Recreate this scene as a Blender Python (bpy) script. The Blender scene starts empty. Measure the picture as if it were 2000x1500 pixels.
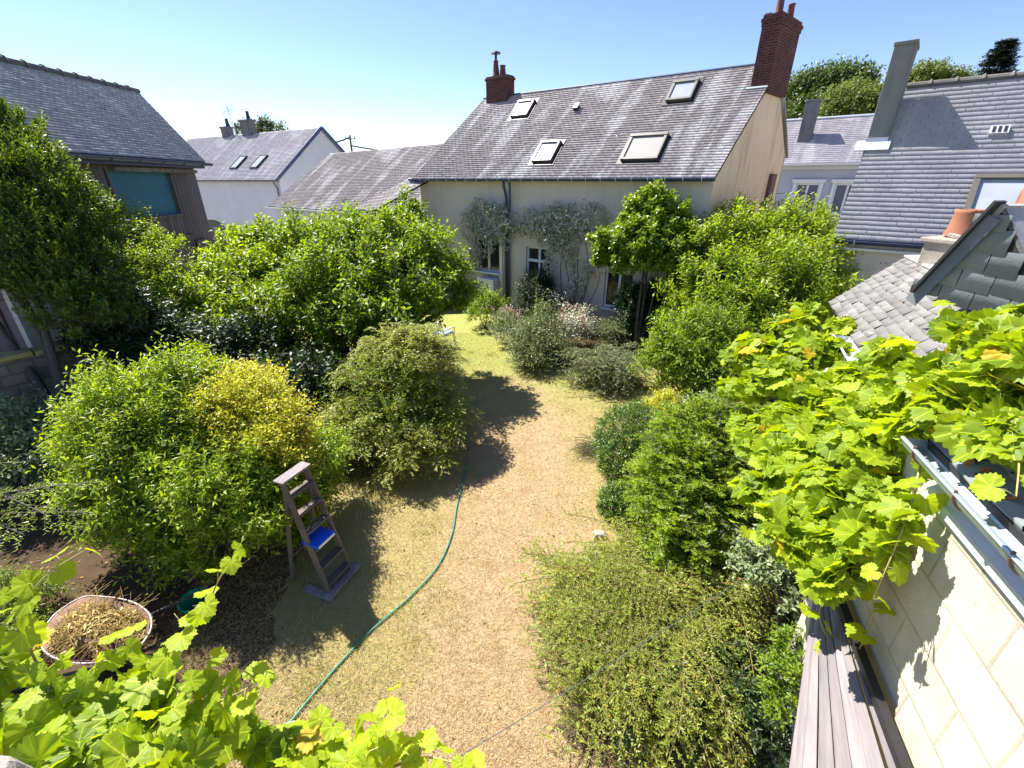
import bpy, math, numpy as np
from math import radians as R
rng = np.random.default_rng(7)
scene = bpy.context.scene
COL = scene.collection
# ------------------------------------------------------------------ camera, sky, sun, exposure
F = 860.0; TH = R(24.8); H = 4.8
cam = bpy.data.cameras.new("camera"); camo = bpy.data.objects.new("camera", cam); COL.objects.link(camo)
cam.sensor_width = 36; cam.lens = 36 * F / 2000; cam.clip_start = .05; cam.clip_end = 2000
camo.location = (0, 0, H); camo.rotation_euler = (R(90) - TH, 0, 0); scene.camera = camo
SUN_AZ, SUN_EL = -46.0, 53.0
w = bpy.data.worlds.new("World"); scene.world = w; w.use_nodes = True
nt = w.node_tree; sky = nt.nodes.new("ShaderNodeTexSky"); sky.sky_type = 'NISHITA'; sky.sun_disc = False
sky.sun_elevation = R(SUN_EL); sky.sun_rotation = R(SUN_AZ); sky.air_density = 1.0; sky.dust_density = .25; sky.ozone_density = 2.6; sky.altitude = 300
bg = nt.nodes["Background"]; bg.inputs[1].default_value = .074
hs_ = nt.nodes.new('ShaderNodeHueSaturation'); hs_.inputs['Saturation'].default_value = 1.1; hs_.inputs['Hue'].default_value = .515; nt.links.new(sky.outputs[0], hs_.inputs['Color']); nt.links.new(hs_.outputs[0], bg.inputs[0])
sl = bpy.data.lights.new("sun", 'SUN'); sl.energy = 5.0; sl.angle = R(.53); sl.color = (1, .95, .87)
so = bpy.data.objects.new("sun", sl); COL.objects.link(so)
so.rotation_euler = (R(90 - SUN_EL), 0, R(-SUN_AZ) + math.pi); so.location = (-20, 20, 30)
scene.view_settings.view_transform = 'Standard'; scene.view_settings.look = 'None'
scene.view_settings.exposure = 1.48; scene.view_settings.gamma = 1
scene.render.engine = 'CYCLES'; scene.cycles.max_bounces = 4; scene.cycles.diffuse_bounces = 2; scene.cycles.transmission_bounces = 2; scene.cycles.transparent_max_bounces = 4

# ------------------------------------------------------------------ surveying helpers (photo measurements -> metres)
C0 = np.array([0, 0, H]); FW = np.array([0, math.cos(TH), -math.sin(TH)]); UP = np.array([0, math.sin(TH), math.cos(TH)])
Z = np.array([0, 0, 1.]); X1 = np.array([1., 0, 0])
def ray(u, v): return X1 * (u - 1000) / F + UP * (750 - v) / F + FW
def at(u, v, w): return C0 + ray(u, v) * w
def gz(u, v, z=0.): d = ray(u, v); return C0 + d * ((z - H) / d[2])
def pl(u, v, p, n): d = ray(u, v); return C0 + d * (((np.asarray(p) - C0) @ n) / (d @ n))
def az(a): a = R(a); return np.array([math.sin(a), math.cos(a), 0])
def unit(a): a = np.asarray(a, float); return a / np.maximum(np.linalg.norm(a, axis=-1, keepdims=True), 1e-9)

# ------------------------------------------------------------------ materials
def newmat(name):
    m = bpy.data.materials.new(name); m.use_nodes = True; t = m.node_tree
    b = t.nodes["Principled BSDF"]; return m, t, b
class NB:
    def __init__(s, t): s.t = t
    def n(s, ty, **k):
        x = s.t.nodes.new(ty)
        for a, v in k.items(): setattr(x, a, v)
        return x
    def l(s, a, b): s.t.links.new(a, b)
    def coord(s, kind='Object', scale=(1, 1, 1)):
        tc = s.n("ShaderNodeTexCoord"); mp = s.n("ShaderNodeMapping"); mp.inputs['Scale'].default_value = scale
        s.l(tc.outputs[kind], mp.inputs[0]); return mp.outputs[0]
    def noise(s, vec, scale, detail=4, rough=.55):
        x = s.n("ShaderNodeTexNoise"); x.inputs['Scale'].default_value = scale; x.inputs['Detail'].default_value = detail
        x.inputs['Roughness'].default_value = rough; s.l(vec, x.inputs['Vector']); return x.outputs['Fac']
    def ramp(s, fac, stops):
        x = s.n("ShaderNodeValToRGB"); e = x.color_ramp.elements
        while len(e) < len(stops): e.new(.5)
        for i, (p, c) in enumerate(stops):
            e[i].position = p; e[i].color = (*c, 1) if len(c) == 3 else c
        s.l(fac, x.inputs[0]); return x.outputs[0]
    def mix(s, fac, a, b, mode='MIX'):
        x = s.n("ShaderNodeMix", data_type='RGBA', blend_type=mode)
        for sock, v in ((x.inputs[0], fac), (x.inputs[6], a), (x.inputs[7], b)):
            if isinstance(v, (int, float)): sock.default_value = v
            elif isinstance(v, tuple): sock.default_value = (*v, 1)
            else: s.l(v, sock)
        return x.outputs[2]
    def math(s, op, a, b=None, c=None):
        x = s.n("ShaderNodeMath", operation=op)
        for i, v in enumerate((a, b, c)):
            if v is None: continue
            if isinstance(v, (int, float)): x.inputs[i].default_value = v
            else: s.l(v, x.inputs[i])
        return x.outputs[0]
    def bump(s, h, b, strength=.4, dist=.02):
        x = s.n("ShaderNodeBump"); x.inputs['Strength'].default_value = strength; x.inputs['Distance'].default_value = dist
        s.l(h, x.inputs['Height']); s.l(x.outputs[0], b.inputs['Normal'])
g3 = lambda v: (v, v, v)
def plain(name, col, rough=.6, metal=0, var=.25, scale=6, bump=.15, spec=.4):
    m, t, b = newmat(name); k = NB(t); v = k.coord('Object')
    n1 = k.noise(v, scale, 5); n2 = k.noise(v, scale * 7, 3)
    c = k.mix(n1, tuple(x * (1 - var) for x in col), tuple(min(1, x * (1 + var)) for x in col))
    c = k.mix(k.math('MULTIPLY', n2, .35), c, tuple(x * .6 for x in col))
    k.l(c, b.inputs['Base Color']); b.inputs['Roughness'].default_value = rough; b.inputs['Metallic'].default_value = metal
    b.inputs['Specular IOR Level'].default_value = spec
    if bump: k.bump(n2, b, bump, .01)
    return m
def render_wall(name, c1, c2, stain, streak=.5, sc=.7):
    m, t, b = newmat(name); k = NB(t); v = k.coord('UV')
    n1 = k.noise(v, sc, 5, .6); vs = k.coord('UV', (3.2, .35, 1)); n2 = k.noise(vs, 1.2, 5, .6); n3 = k.noise(v, 30, 3)
    c = k.mix(k.ramp(n1, [(.3, g3(0)), (.7, g3(1))]), c1, c2)
    c = k.mix(k.math('MULTIPLY', k.ramp(n2, [(.5, g3(0)), (.72, g3(1))]), streak), c, stain)
    c = k.mix(k.math('MULTIPLY', n3, .22), c, tuple(x * .5 for x in c1))
    k.l(c, b.inputs['Base Color']); b.inputs['Roughness'].default_value = .92; b.inputs['Specular IOR Level'].default_value = .15
    k.bump(k.math('ADD', n3, k.math('MULTIPLY', n1, .5)), b, .5, .012); return m
def slate(name, dark, light, lichen, lich=.5, rough=.5, spots=.5):
    m, t, b = newmat(name); k = NB(t); v = k.coord('UV')
    at_ = k.n("ShaderNodeAttribute", attribute_name="tint")
    c = k.mix(at_.outputs['Fac'], dark, light)
    vs = k.coord('UV', (1.5, .22, 1)); n1 = k.noise(vs, 1.1, 6, .62); n0 = k.noise(v, .35, 3)
    st = k.ramp(k.math('ADD', n1, k.math('MULTIPLY', k.math('SUBTRACT', n0, .5), .6)), [(.5, g3(0)), (.6, g3(1))])
    c = k.mix(k.math('MULTIPLY', st, lich), c, lichen)
    n3 = k.noise(v, 7, 5, .7); sp = k.ramp(n3, [(.60, g3(0)), (.68, g3(1))])
    c = k.mix(k.math('MULTIPLY', sp, spots), c, tuple(min(1, x * 1.25) for x in lichen))
    n4 = k.noise(v, 2.2, 4); c = k.mix(k.math('MULTIPLY', k.ramp(n4, [(.45, g3(0)), (.75, g3(1))]), .45), c, tuple(x * .55 for x in dark))
    n5 = k.noise(v, 45, 3); c = k.mix(k.math('MULTIPLY', n5, .2), c, tuple(x * .5 for x in dark))
    k.l(c, b.inputs['Base Color']); b.inputs['Roughness'].default_value = rough; b.inputs['Specular IOR Level'].default_value = .22
    k.bump(k.math('ADD', n5, n3), b, .35, .006); return m
def brick(name, c1, c2, mortar, bw=.22, bh=.065, ms=.012, stain=None):
    m, t, b = newmat(name); k = NB(t); v = k.coord('UV')
    x = k.n("ShaderNodeTexBrick"); k.l(v, x.inputs['Vector']); x.inputs['Scale'].default_value = 1
    x.inputs['Brick Width'].default_value = bw; x.inputs['Row Height'].default_value = bh; x.inputs['Mortar Size'].default_value = ms
    x.inputs['Mortar Smooth'].default_value = .3
    x.inputs['Color1'].default_value = (*c1, 1); x.inputs['Color2'].default_value = (*c2, 1); x.inputs['Mortar'].default_value = (*mortar, 1)
    n1 = k.noise(v, 3, 5); n2 = k.noise(v, 40, 3)
    c = k.mix(k.math('MULTIPLY', k.ramp(n1, [(.4, g3(0)), (.7, g3(1))]), .5), x.outputs[0], stain or tuple(q * .4 for q in c1))
    c = k.mix(k.math('MULTIPLY', n2, .3), c, tuple(q * .5 for q in c1))
    k.l(c, b.inputs['Base Color']); b.inputs['Roughness'].default_value = .9; b.inputs['Specular IOR Level'].default_value = .2
    k.bump(k.math('SUBTRACT', n2, x.outputs[1]), b, .5, .008); return m
def wood(name, c1, c2, pw=.14, axis='x', gap=.02, rough=.85):
    m, t, b = newmat(name); k = NB(t); tc = k.n("ShaderNodeTexCoord"); sep = k.n("ShaderNodeSeparateXYZ"); k.l(tc.outputs['UV'], sep.inputs[0])
    a = sep.outputs[0 if axis == 'x' else 1]
    q = k.math('DIVIDE', a, pw); fr = k.math('FRACT', q); fl = k.math('FLOOR', q)
    wn = k.n("ShaderNodeTexWhiteNoise", noise_dimensions='1D'); k.l(fl, wn.inputs['W'])
    g = k.coord('UV', (22, 1.3, 1) if axis == 'x' else (1.3, 22, 1)); n1 = k.noise(g, 1.6, 6, .65)
    c = k.mix(n1, c1, c2); c = k.mix(k.math('MULTIPLY', wn.outputs[0], .45), c, tuple(x * .45 for x in c1))
    ln = k.math('LESS_THAN', fr, gap / pw); c = k.mix(k.math('MULTIPLY', ln, .85), c, (.012, .011, .010))
    k.l(c, b.inputs['Base Color']); b.inputs['Roughness'].default_value = rough; b.inputs['Specular IOR Level'].default_value = .2
    k.bump(k.math('SUBTRACT', n1, ln), b, .5, .01); return m
def leafmat(name, dark, light, trans, tw=.45, rough=.45, spec=.35, vein=False, odd=None):
    m, t, b = newmat(name); k = NB(t)
    a = k.n("ShaderNodeAttribute", attribute_name="tint"); c = k.mix(a.outputs['Fac'], dark, light)
    tr = k.mix(a.outputs['Fac'], tuple(x * .62 for x in trans), trans)
    if odd:
        o = k.math('GREATER_THAN', a.outputs['Fac'], .93); c = k.mix(o, c, odd); tr = k.mix(o, tr, odd)
    if vein:
        tc = k.n("ShaderNodeTexCoord"); sep = k.n("ShaderNodeSeparateXYZ"); k.l(tc.outputs['UV'], sep.inputs[0]); x, y = sep.outputs[0], sep.outputs[1]
        tot = None
        for ang in (90, 38, 142, -15, 195):
            dx, dy = math.cos(R(ang)), math.sin(R(ang))
            cr = k.math('ABSOLUTE', k.math('SUBTRACT', k.math('MULTIPLY', x, dy), k.math('MULTIPLY', y, dx)))
            dt = k.math('ADD', k.math('MULTIPLY', x, dx), k.math('MULTIPLY', y, dy))
            q = k.math('MULTIPLY', k.math('LESS_THAN', cr, .018), k.math('GREATER_THAN', dt, 0))
            tot = q if tot is None else k.math('MAXIMUM', tot, q)
        v = k.coord('UV'); nn = k.noise(v, 5, 3)
        c = k.mix(k.math('MULTIPLY', nn, .4), c, tuple(q * .6 for q in dark)); 
        c = k.mix(k.math('MULTIPLY', tot, .5), c, tuple(min(1, q * 2.2) for q in light)); tr = k.mix(k.math('MULTIPLY', tot, .5), tr, tuple(q * .55 for q in trans))
        k.bump(k.math('ADD', nn, tot), b, .3, .01)
    k.l(c, b.inputs['Base Color']); b.inputs['Roughness'].default_value = rough; b.inputs['Specular IOR Level'].default_value = spec
    tl = k.n("ShaderNodeBsdfTranslucent"); k.l(tr, tl.inputs[0]); mx = k.n("ShaderNodeMixShader"); mx.inputs[0].default_value = tw
    out = t.nodes["Material Output"]; k.l(b.outputs[0], mx.inputs[1]); k.l(tl.outputs[0], mx.inputs[2]); k.l(mx.outputs[0], out.inputs[0]); return m

M = {}
M['slate_main'] = slate('old slate', (.28, .245, .235), (.35, .31, .30), (.68, .65, .62), .85, .6, .55)
M['slate_left'] = slate('shed slate', (.34, .315, .30), (.44, .41, .39), (.58, .56, .53), .5, .6, .5)
M['slate_blue'] = slate('blue slate', (.34, .33, .345), (.37, .36, .375), (.46, .45, .47), .4, .5, .05)
M['slate_far'] = slate('far slate', (.33, .305, .33), (.38, .355, .375), (.56, .54, .55), .7, .6, .3)
M['slate_lean'] = slate('worn slate', (.13, .125, .12), (.23, .225, .215), (.36, .36, .34), .6, .6, .5)
M['slate_clad'] = slate('cladding slate', (.17, .185, .19), (.24, .26, .26), (.34, .36, .35), .3, .5, .15)
M['deck'] = plain('roof boarding', (.03, .03, .032), .9)
M['wall_main'] = render_wall('lime render front', (.60, .54, .47), (.66, .60, .53), (.42, .38, .34), .35)
M['wall_gable'] = render_wall('ochre gable render', (.80, .60, .38), (.86, .70, .50), (.42, .29, .18), .75, .5)
M['wall_white'] = render_wall('pale render', (.58, .57, .58), (.66, .65, .66), (.48, .47, .47), .3)
M['wall_grey'] = render_wall('grey blue render', (.42, .44, .50), (.48, .50, .55), (.34, .36, .4), .3)
M['wall_own'] = brick('limestone blocks', (.50, .47, .37), (.60, .57, .47), (.38, .33, .24), .47, .29, .009, (.30, .31, .22))
t_ = M['wall_own'].node_tree; k = NB(t_); b_ = t_.nodes['Principled BSDF']; src = b_.inputs['Base Color'].links[0].from_socket; vw = k.coord('UV'); nz = k.noise(vw, 1.4, 6, .65); nz2 = k.noise(k.coord('UV', (6, 1.2, 1)), 1.5, 5)
cw_ = k.mix(k.math('MULTIPLY', k.ramp(nz, [(.45, g3(0)), (.62, g3(1))]), .55), src, (.62, .56, .42)); cw_ = k.mix(k.math('MULTIPLY', k.ramp(nz2, [(.55, g3(0)), (.75, g3(1))]), .45), cw_, (.27, .25, .17)); sp_ = k.ramp(k.noise(vw, 22, 4, .7), [(.66, g3(0)), (.72, g3(1))]); k.l(k.mix(k.math('MULTIPLY', sp_, .6), cw_, (.22, .18, .12)), b_.inputs['Base Color'])
M['brick'] = brick('red brick', (.085, .028, .024), (.14, .045, .034), (.15, .11, .10))
M['terracotta'] = plain('terracotta', (.32, .13, .075), .8, 0, .3, 5)
M['terracotta_shaded'] = plain('shaded terracotta', (.15, .06, .045), .85, 0, .4, 5)  # darker copy of the pot clay, backlit shade put into its colour
M['stone'] = plain('weathered stone', (.34, .30, .25), .9, 0, .4, 9, .6)
M['stone_moss'] = plain('mossy coping stone', (.42, .36, .14), .95, 0, .5, 14, .8)
M['garden_wall'] = brick('rubble wall', (.20, .18, .15), (.27, .24, .19), (.15, .13, .1), .34, .2, .02)
M['zinc'] = plain('zinc', (.42, .50, .54), .38, .55, .15, 5, .08)
M['zinc_dark'] = plain('dark zinc', (.06, .075, .15), .4, .3, .3, 3, .05)
M['zinc_light'] = plain('bright zinc', (.62, .66, .70), .4, .35, .1, 5, .05)
M['white'] = plain('white paint', (.74, .75, .78), .45, 0, .06, 8, .04)
M['beige_metal'] = plain('beige metal', (.13, .12, .105), .45, .1, .1, 8, .05)
M['black_metal'] = plain('black metal', (.03, .03, .032), .45, .3, .2)
M['shutter'] = plain('grey blind', (.30, .29, .28), .7, 0, .08)
M['teal'] = plain('teal sheet', (.035, .15, .25), .6, 0, .2, 2)
M['barn_wood'] = wood('barn boards', (.065, .055, .062), (.29, .25, .28), .19)
M['grey_wood'] = wood('bleached boards', (.085, .075, .078), (.40, .36, .36), .13, 'x', .004)
M['ladder_wood'] = wood('ladder wood', (.09, .075, .06), (.24, .20, .17), .5, 'y', .0)
M['bark'] = plain('bark', (.10, .085, .07), .9, 0, .45, 14, .8)
M['bark_pale'] = plain('pale bark', (.20, .17, .13), .9, 0, .4, 14, .6)
M['blue_plastic'] = plain('blue plastic', (.01, .10, .62), .35, 0, .08, 5, 0)
M['green_plastic'] = plain('green plastic', (.0, .26, .13), .4, 0, .1, 5, 0)
M['hose'] = plain('green hose', (.03, .24, .17), .4, 0, .15, 9, 0)
M['hose_blue'] = plain('pale blue hose', (.25, .52, .60), .4, 0, .1, 9, 0)
M['rope'] = plain('grey line', (.07, .10, .10), .7, 0, .2, 9, 0)
M['olive_twig'] = plain('olive twig', (.16, .13, .04), .8, 0, .3, 12)
M['rust'] = plain('rusty tray', (.18, .10, .08), .7, .2, .5, 8, .3)
M['cane'] = plain('vine cane', (.35, .30, .10), .7, 0, .3, 9)
M['ridge'] = plain('ridge tile', (.15, .14, .13), .85, 0, .4, 6, .4)
M['cushion'] = plain('blue cushion', (.22, .30, .62), .9, 0, .1)
M['dish'] = plain('dish grey', (.30, .30, .29), .6, .1, .1)
M['curtain'] = plain('lace curtain', (.15, .155, .19), .9, 0, .25, 12)
m, t, b = newmat('window glass'); b.inputs['Base Color'].default_value = (.02, .022, .025, 1); b.inputs['Roughness'].default_value = .06; b.inputs['Specular IOR Level'].default_value = .8; M['glass'] = m
k = NB(t); k.bump(k.noise(k.coord('Object'), 1.3, 2), b, .05, .02)
m, t, b = newmat('skylight glass'); b.inputs['Base Color'].default_value = (.33, .36, .40, 1); b.inputs['Roughness'].default_value = .12; b.inputs['Specular IOR Level'].default_value = .9; M['sky_glass'] = m
k = NB(t); k.l(k.mix(k.noise(k.coord('Object'), 2.5, 3), (.26, .29, .34), (.42, .45, .48)), b.inputs['Base Color'])

# ------------------------------------------------------------------ mesh builders
def tag(o, label=None, cat=None, group=None, kind=None):
    for kk, v in (('label', label), ('category', cat), ('group', group), ('kind', kind)):
        if v: o[kk] = v
    return o
def empty(name, loc=(0, 0, 0), rz=0., **kw):
    o = bpy.data.objects.new(name, None); COL.objects.link(o); o.location = loc; o.rotation_euler = (0, 0, rz); o.empty_display_size = .2
    return tag(o, **kw)
class MB:
    def __init__(s): s.v = []; s.f = []
    def add(s, vs, fs):
        o = len(s.v); s.v += [tuple(map(float, p)) for p in vs]; s.f += [tuple(i + o for i in f) for f in fs]; return s
    def poly(s, pts): return s.add(pts, [tuple(range(len(pts)))])
    def hexa(s, p): return s.add(p, [(0, 3, 2, 1), (4, 5, 6, 7), (0, 1, 5, 4), (1, 2, 6, 5), (2, 3, 7, 6), (3, 0, 4, 7)])
    def box(s, c, d, ax=None):
        ax = ax or ((1, 0, 0), (0, 1, 0), (0, 0, 1)); a, b_, n = [np.array(q, float) * h / 2 for q, h in zip(ax, d)]; c = np.array(c, float)
        return s.hexa([c - a - b_ - n, c + a - b_ - n, c + a + b_ - n, c - a + b_ - n, c - a - b_ + n, c + a - b_ + n, c + a + b_ + n, c - a + b_ + n])
    def bar(s, p, q, wd, th, side=None):
        p = np.array(p, float); q = np.array(q, float); d = unit(q - p); sd = np.array(side if side is not None else np.cross(d, Z), float)
        sd = unit(sd - d * (sd @ d)); n = np.cross(sd, d)
        return s.box((p + q) / 2, (wd, np.linalg.norm(q - p), th), (sd, d, n))
    def slab(s, quad, th):
        q = [np.array(x, float) for x in quad]; n = unit(np.cross(q[1] - q[0], q[3] - q[0]))
        return s.hexa([x - n * th for x in q] + q)
    def tube(s, pts, r, k=8, cap=True):
        pts = np.array(pts, float); n = len(pts); r = np.broadcast_to(np.array(r, float), (n,))
        tg = np.gradient(pts, axis=0); tg = unit(tg); ref = np.array([0, 0, 1.]) if abs(tg[0][2]) < .9 else np.array([1., 0, 0])
        vs = []; 
        a = unit(np.cross(tg[0], ref))
        for i in range(n):
            a = unit(a - tg[i] * (a @ tg[i])); b_ = np.cross(tg[i], a)
            for j in range(k):
                th = 2 * math.pi * j / k; vs.append(pts[i] + r[i] * (a * math.cos(th) + b_ * math.sin(th)))
        fs = [(i * k + j, i * k + (j + 1) % k, (i + 1) * k + (j + 1) % k, (i + 1) * k + j) for i in range(n - 1) for j in range(k)]
        if cap: fs += [tuple(range(k))[::-1], tuple((n - 1) * k + j for j in range(k))]
        return s.add(vs, fs)
    def lathe(s, c, prof, k=16, tilt=None):
        c = np.array(c, float); vs = []
        for r, z in prof:
            for j in range(k):
                th = 2 * math.pi * j / k; vs.append(c + np.array([r * math.cos(th), r * math.sin(th), z]))
        n = len(prof); fs = [(i * k + j, i * k + (j + 1) % k, (i + 1) * k + (j + 1) % k, (i + 1) * k + j) for i in range(n - 1) for j in range(k)]
        return s.add(vs, fs)
    def build(s, name, mat, parent=None, bevel=0, smooth=False, **kw):
        me = bpy.data.meshes.new(name); me.from_pydata(s.v, [], s.f); me.update()
        if len(s.v):
            nl = len(me.loops); vi = np.empty(nl, np.int32); me.loops.foreach_get('vertex_index', vi)
            co = np.array(s.v)[vi]; npol = len(me.polygons); nr = np.empty(npol * 3); me.polygons.foreach_get('normal', nr); nr = np.abs(nr.reshape(-1, 3))
            lt = np.empty(npol, np.int32); me.polygons.foreach_get('loop_total', lt); nr = np.repeat(nr, lt, axis=0); ax = nr.argmax(1)
            uv = np.where((ax == 0)[:, None], co[:, [1, 2]], np.where((ax == 1)[:, None], co[:, [0, 2]], co[:, [0, 1]]))
            me.uv_layers.new(name='uv').data.foreach_set('uv', uv.ravel())
        if smooth: me.polygons.foreach_set('use_smooth', [True] * len(me.polygons))
        me.materials.append(mat); o = bpy.data.objects.new(name, me); COL.objects.link(o)
        if parent: o.parent = parent
        if bevel: bm = o.modifiers.new('bevel', 'BEVEL'); bm.width = bevel; bm.segments = 2; bm.limit_method = 'ANGLE'
        return tag(o, **kw)
def wall_open(mb, x0, x1, z0, z1, ops, y=0., depth=.2):
    xs = sorted({x0, x1, *[o[0] for o in ops], *[o[1] for o in ops]}); zs = sorted({z0, z1, *[o[2] for o in ops], *[o[3] for o in ops]})
    for a, b_ in zip(xs, xs[1:]):
        for c, d in zip(zs, zs[1:]):
            mx, mz = (a + b_) / 2, (c + d) / 2
            if any(o[0] < mx < o[1] and o[2] < mz < o[3] for o in ops): continue
            mb.poly([(a, y, c), (b_, y, c), (b_, y, d), (a, y, d)])
    for a, b_, c, d in ops:
        mb.poly([(a, y, c), (a, y, d), (a, y + depth, d), (a, y + depth, c)]); mb.poly([(b_, y, d), (b_, y, c), (b_, y + depth, c), (b_, y + depth, d)])
        mb.poly([(a, y, d), (b_, y, d), (b_, y + depth, d), (a, y + depth, d)]); mb.poly([(b_, y, c), (a, y, c), (a, y + depth, c), (b_, y + depth, c)])
def raw_mesh(name, V, Fc, mat, parent=None, tint=None, uv=None, smooth=False, k=None, **kw):
    """V (n,3) float, Fc (m,k) int, tint per vertex, uv per vertex"""
    me = bpy.data.meshes.new(name); V = np.ascontiguousarray(V, np.float32); Fc = np.ascontiguousarray(Fc, np.int32); m_, kk = Fc.shape
    me.vertices.add(len(V)); me.vertices.foreach_set('co', V.ravel()); me.loops.add(m_ * kk); me.loops.foreach_set('vertex_index', Fc.ravel())
    me.polygons.add(m_); me.polygons.foreach_set('loop_start', np.arange(0, m_ * kk, kk, dtype=np.int32)); me.polygons.foreach_set('loop_total', np.full(m_, kk, np.int32))
    me.update(calc_edges=True)
    if tint is not None: me.attributes.new('tint', 'FLOAT', 'POINT').data.foreach_set('value', np.ascontiguousarray(tint, np.float32))
    if uv is not None: me.uv_layers.new(name='uv').data.foreach_set('uv', np.ascontiguousarray(uv[Fc.ravel()], np.float32).ravel())
    if smooth: me.polygons.foreach_set('use_smooth', np.ones(m_, bool))
    me.materials.append(mat); o = bpy.data.objects.new(name, me); COL.objects.link(o)
    if parent: o.parent = parent
    return tag(o, **kw)
def bil(q, u, v):
    u = u[..., None]; v = v[..., None]; return (1 - v) * ((1 - u) * q[0] + u * q[1]) + v * ((1 - u) * q[3] + u * q[2])
def slates(name, quad, sw, sh, mat, parent, seed=1, th=.010, jit=1., deck=.07):
    """quad: eave left, eave right, ridge right, ridge left; every slate is its own overlapping leaf of the roof mesh"""
    r = np.random.default_rng(seed); q = np.array(quad, float); L = (np.linalg.norm(q[1] - q[0]) + np.linalg.norm(q[2] - q[3])) / 2; W = (np.linalg.norm(q[3] - q[0]) + np.linalg.norm(q[2] - q[1])) / 2
    nrm = unit(np.cross(q[1] - q[0], q[3] - q[0])); nc = int(L / sw); nr_ = int(W / sh)
    ii, jj = np.meshgrid(np.arange(-1, nc + 1), np.arange(nr_), indexing='xy'); ii = ii.ravel(); jj = jj.ravel()
    off = (jj % 2) * .5 + r.normal(0, .03 * jit, len(ii)) * 0 ; g = .005 / sw * .5
    u0 = (ii + off + g + r.normal(0, .012 * jit, len(ii))) / nc; u1 = (ii + off + 1 - g + r.normal(0, .012 * jit, len(ii))) / nc
    u0 = np.clip(u0, 0, 1); u1 = np.clip(u1, 0, 1); ok = (u1 - u0) * nc > .12; u0, u1, jj = u0[ok], u1[ok], jj[ok]; n = len(u0)
    lo = (jj + r.normal(0, .035 * jit, n)) / nr_; lo2 = lo + r.normal(0, .02 * jit, n) / nr_; hi = np.minimum((jj + 1.25) / nr_, 1.0); lo = np.maximum(lo, -.002)
    h1 = th * (.75 + r.random(n) * .55 * jit)
    A = bil(q, u0, lo) + nrm * h1[:, None]; B = bil(q, u1, lo2) + nrm * (h1 + r.normal(0, .002 * jit, n))[:, None]
    Cc = bil(q, u1, hi); D = bil(q, u0, hi)
    A0 = bil(q, u0, lo) - nrm * .004; B0 = bil(q, u1, lo2) - nrm * .004
    V = np.stack([A, B, Cc, D, A0, B0], 1).reshape(-1, 3); base = np.arange(n)[:, None] * 6
    Fc = np.concatenate([base + np.array([0, 1, 2, 3]), base + np.array([4, 5, 1, 0]), ], 0)
    uvs = np.stack([np.stack([u0 * L, lo * W], 1), np.stack([u1 * L, lo * W], 1), np.stack([u1 * L, hi * W], 1), np.stack([u0 * L, hi * W], 1), np.stack([u0 * L, lo * W], 1), np.stack([u1 * L, lo * W], 1)], 1).reshape(-1, 2)
    tint = np.repeat(np.clip(r.normal(.5, .2, n), 0, 1), 6)
    o = raw_mesh(name, V, Fc, mat, parent, tint, uvs)
    mb = MB(); gu = np.linspace(0, 1, 9); gv = np.linspace(0, 1, 7); pts = [bil(q, np.array([a]), np.array([b_]))[0] - nrm * .008 for b_ in gv for a in gu]
    mb.add(pts, [(j * 9 + i, j * 9 + i + 1, j * 9 + i + 10, j * 9 + i + 9) for j in range(6) for i in range(8)])
    for a, b_ in ((0, 1), (1, 2), (2, 3), (3, 0)): mb.poly([q[a] - nrm * .008, q[a] - nrm * deck, q[b_] - nrm * deck, q[b_] - nrm * .008])
    mb.build('roof_boarding', M['deck'], o)
    return o, nrm
# ---- foliage
def tri_t(V, Fc): return np.array(V, float), np.array(Fc, int)
T_D = tri_t([(0, 0, 0), (-.28, .45, .09), (0, 1, 0), (.28, .45, .09)], [(0, 3, 2), (0, 2, 1)])
T_L = tri_t([(0, 0, 0), (-.24, .28, .07), (-.22, .62, .06), (0, 1, -.1), (.22, .62, .06), (.24, .28, .07), (0, .5, 0)], [(0, 6, 1), (1, 6, 2), (2, 6, 3), (3, 6, 4), (4, 6, 5), (5, 6, 0)])
T_N = tri_t([(-.09, 0, 0), (.09, 0, 0), (0, 1, .0)], [(0, 1, 2)])
def grape_t():
    key = [(-90, .08), (-74, .56), (-52, .76), (-14, .90), (8, .80), (20, .82), (38, .98), (54, .84), (66, .86), (90, 1.04)]
    key = key + [(180 - a, r_) for a, r_ in key[-2::-1]]; ang = np.array([a for a, _ in key], float); rr = np.array([q for _, q in key])
    ts = np.linspace(-88, 268, 46); r_ = np.interp(ts, ang, rr) * (1 + .06 * np.where(np.arange(46) % 2, 1, -1)); x = r_ * np.cos(np.radians(ts)); y = r_ * np.sin(np.radians(ts))
    def zz(x, y): return .26 * np.abs(x) ** 1.2 - .20 * (x * x + y * y) + .035 * np.sin(9 * np.arctan2(y, x + 1e-6)) * np.hypot(x, y)
    V = [(0, 0, 0)] + [(a * .5, b_ * .5, zz(a * .5, b_ * .5)) for a, b_ in zip(x, y)] + [(a, b_, zz(a, b_)) for a, b_ in zip(x, y)]
    n = 46; Fc = [(0, 1 + i, 1 + (i + 1) % n) for i in range(n)]
    for i in range(n):
        j = (i + 1) % n; Fc += [(1 + i, 1 + n + i, 1 + n + j), (1 + i, 1 + n + j, 1 + j)]
    return tri_t(V, Fc)
T_G = grape_t()
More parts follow.
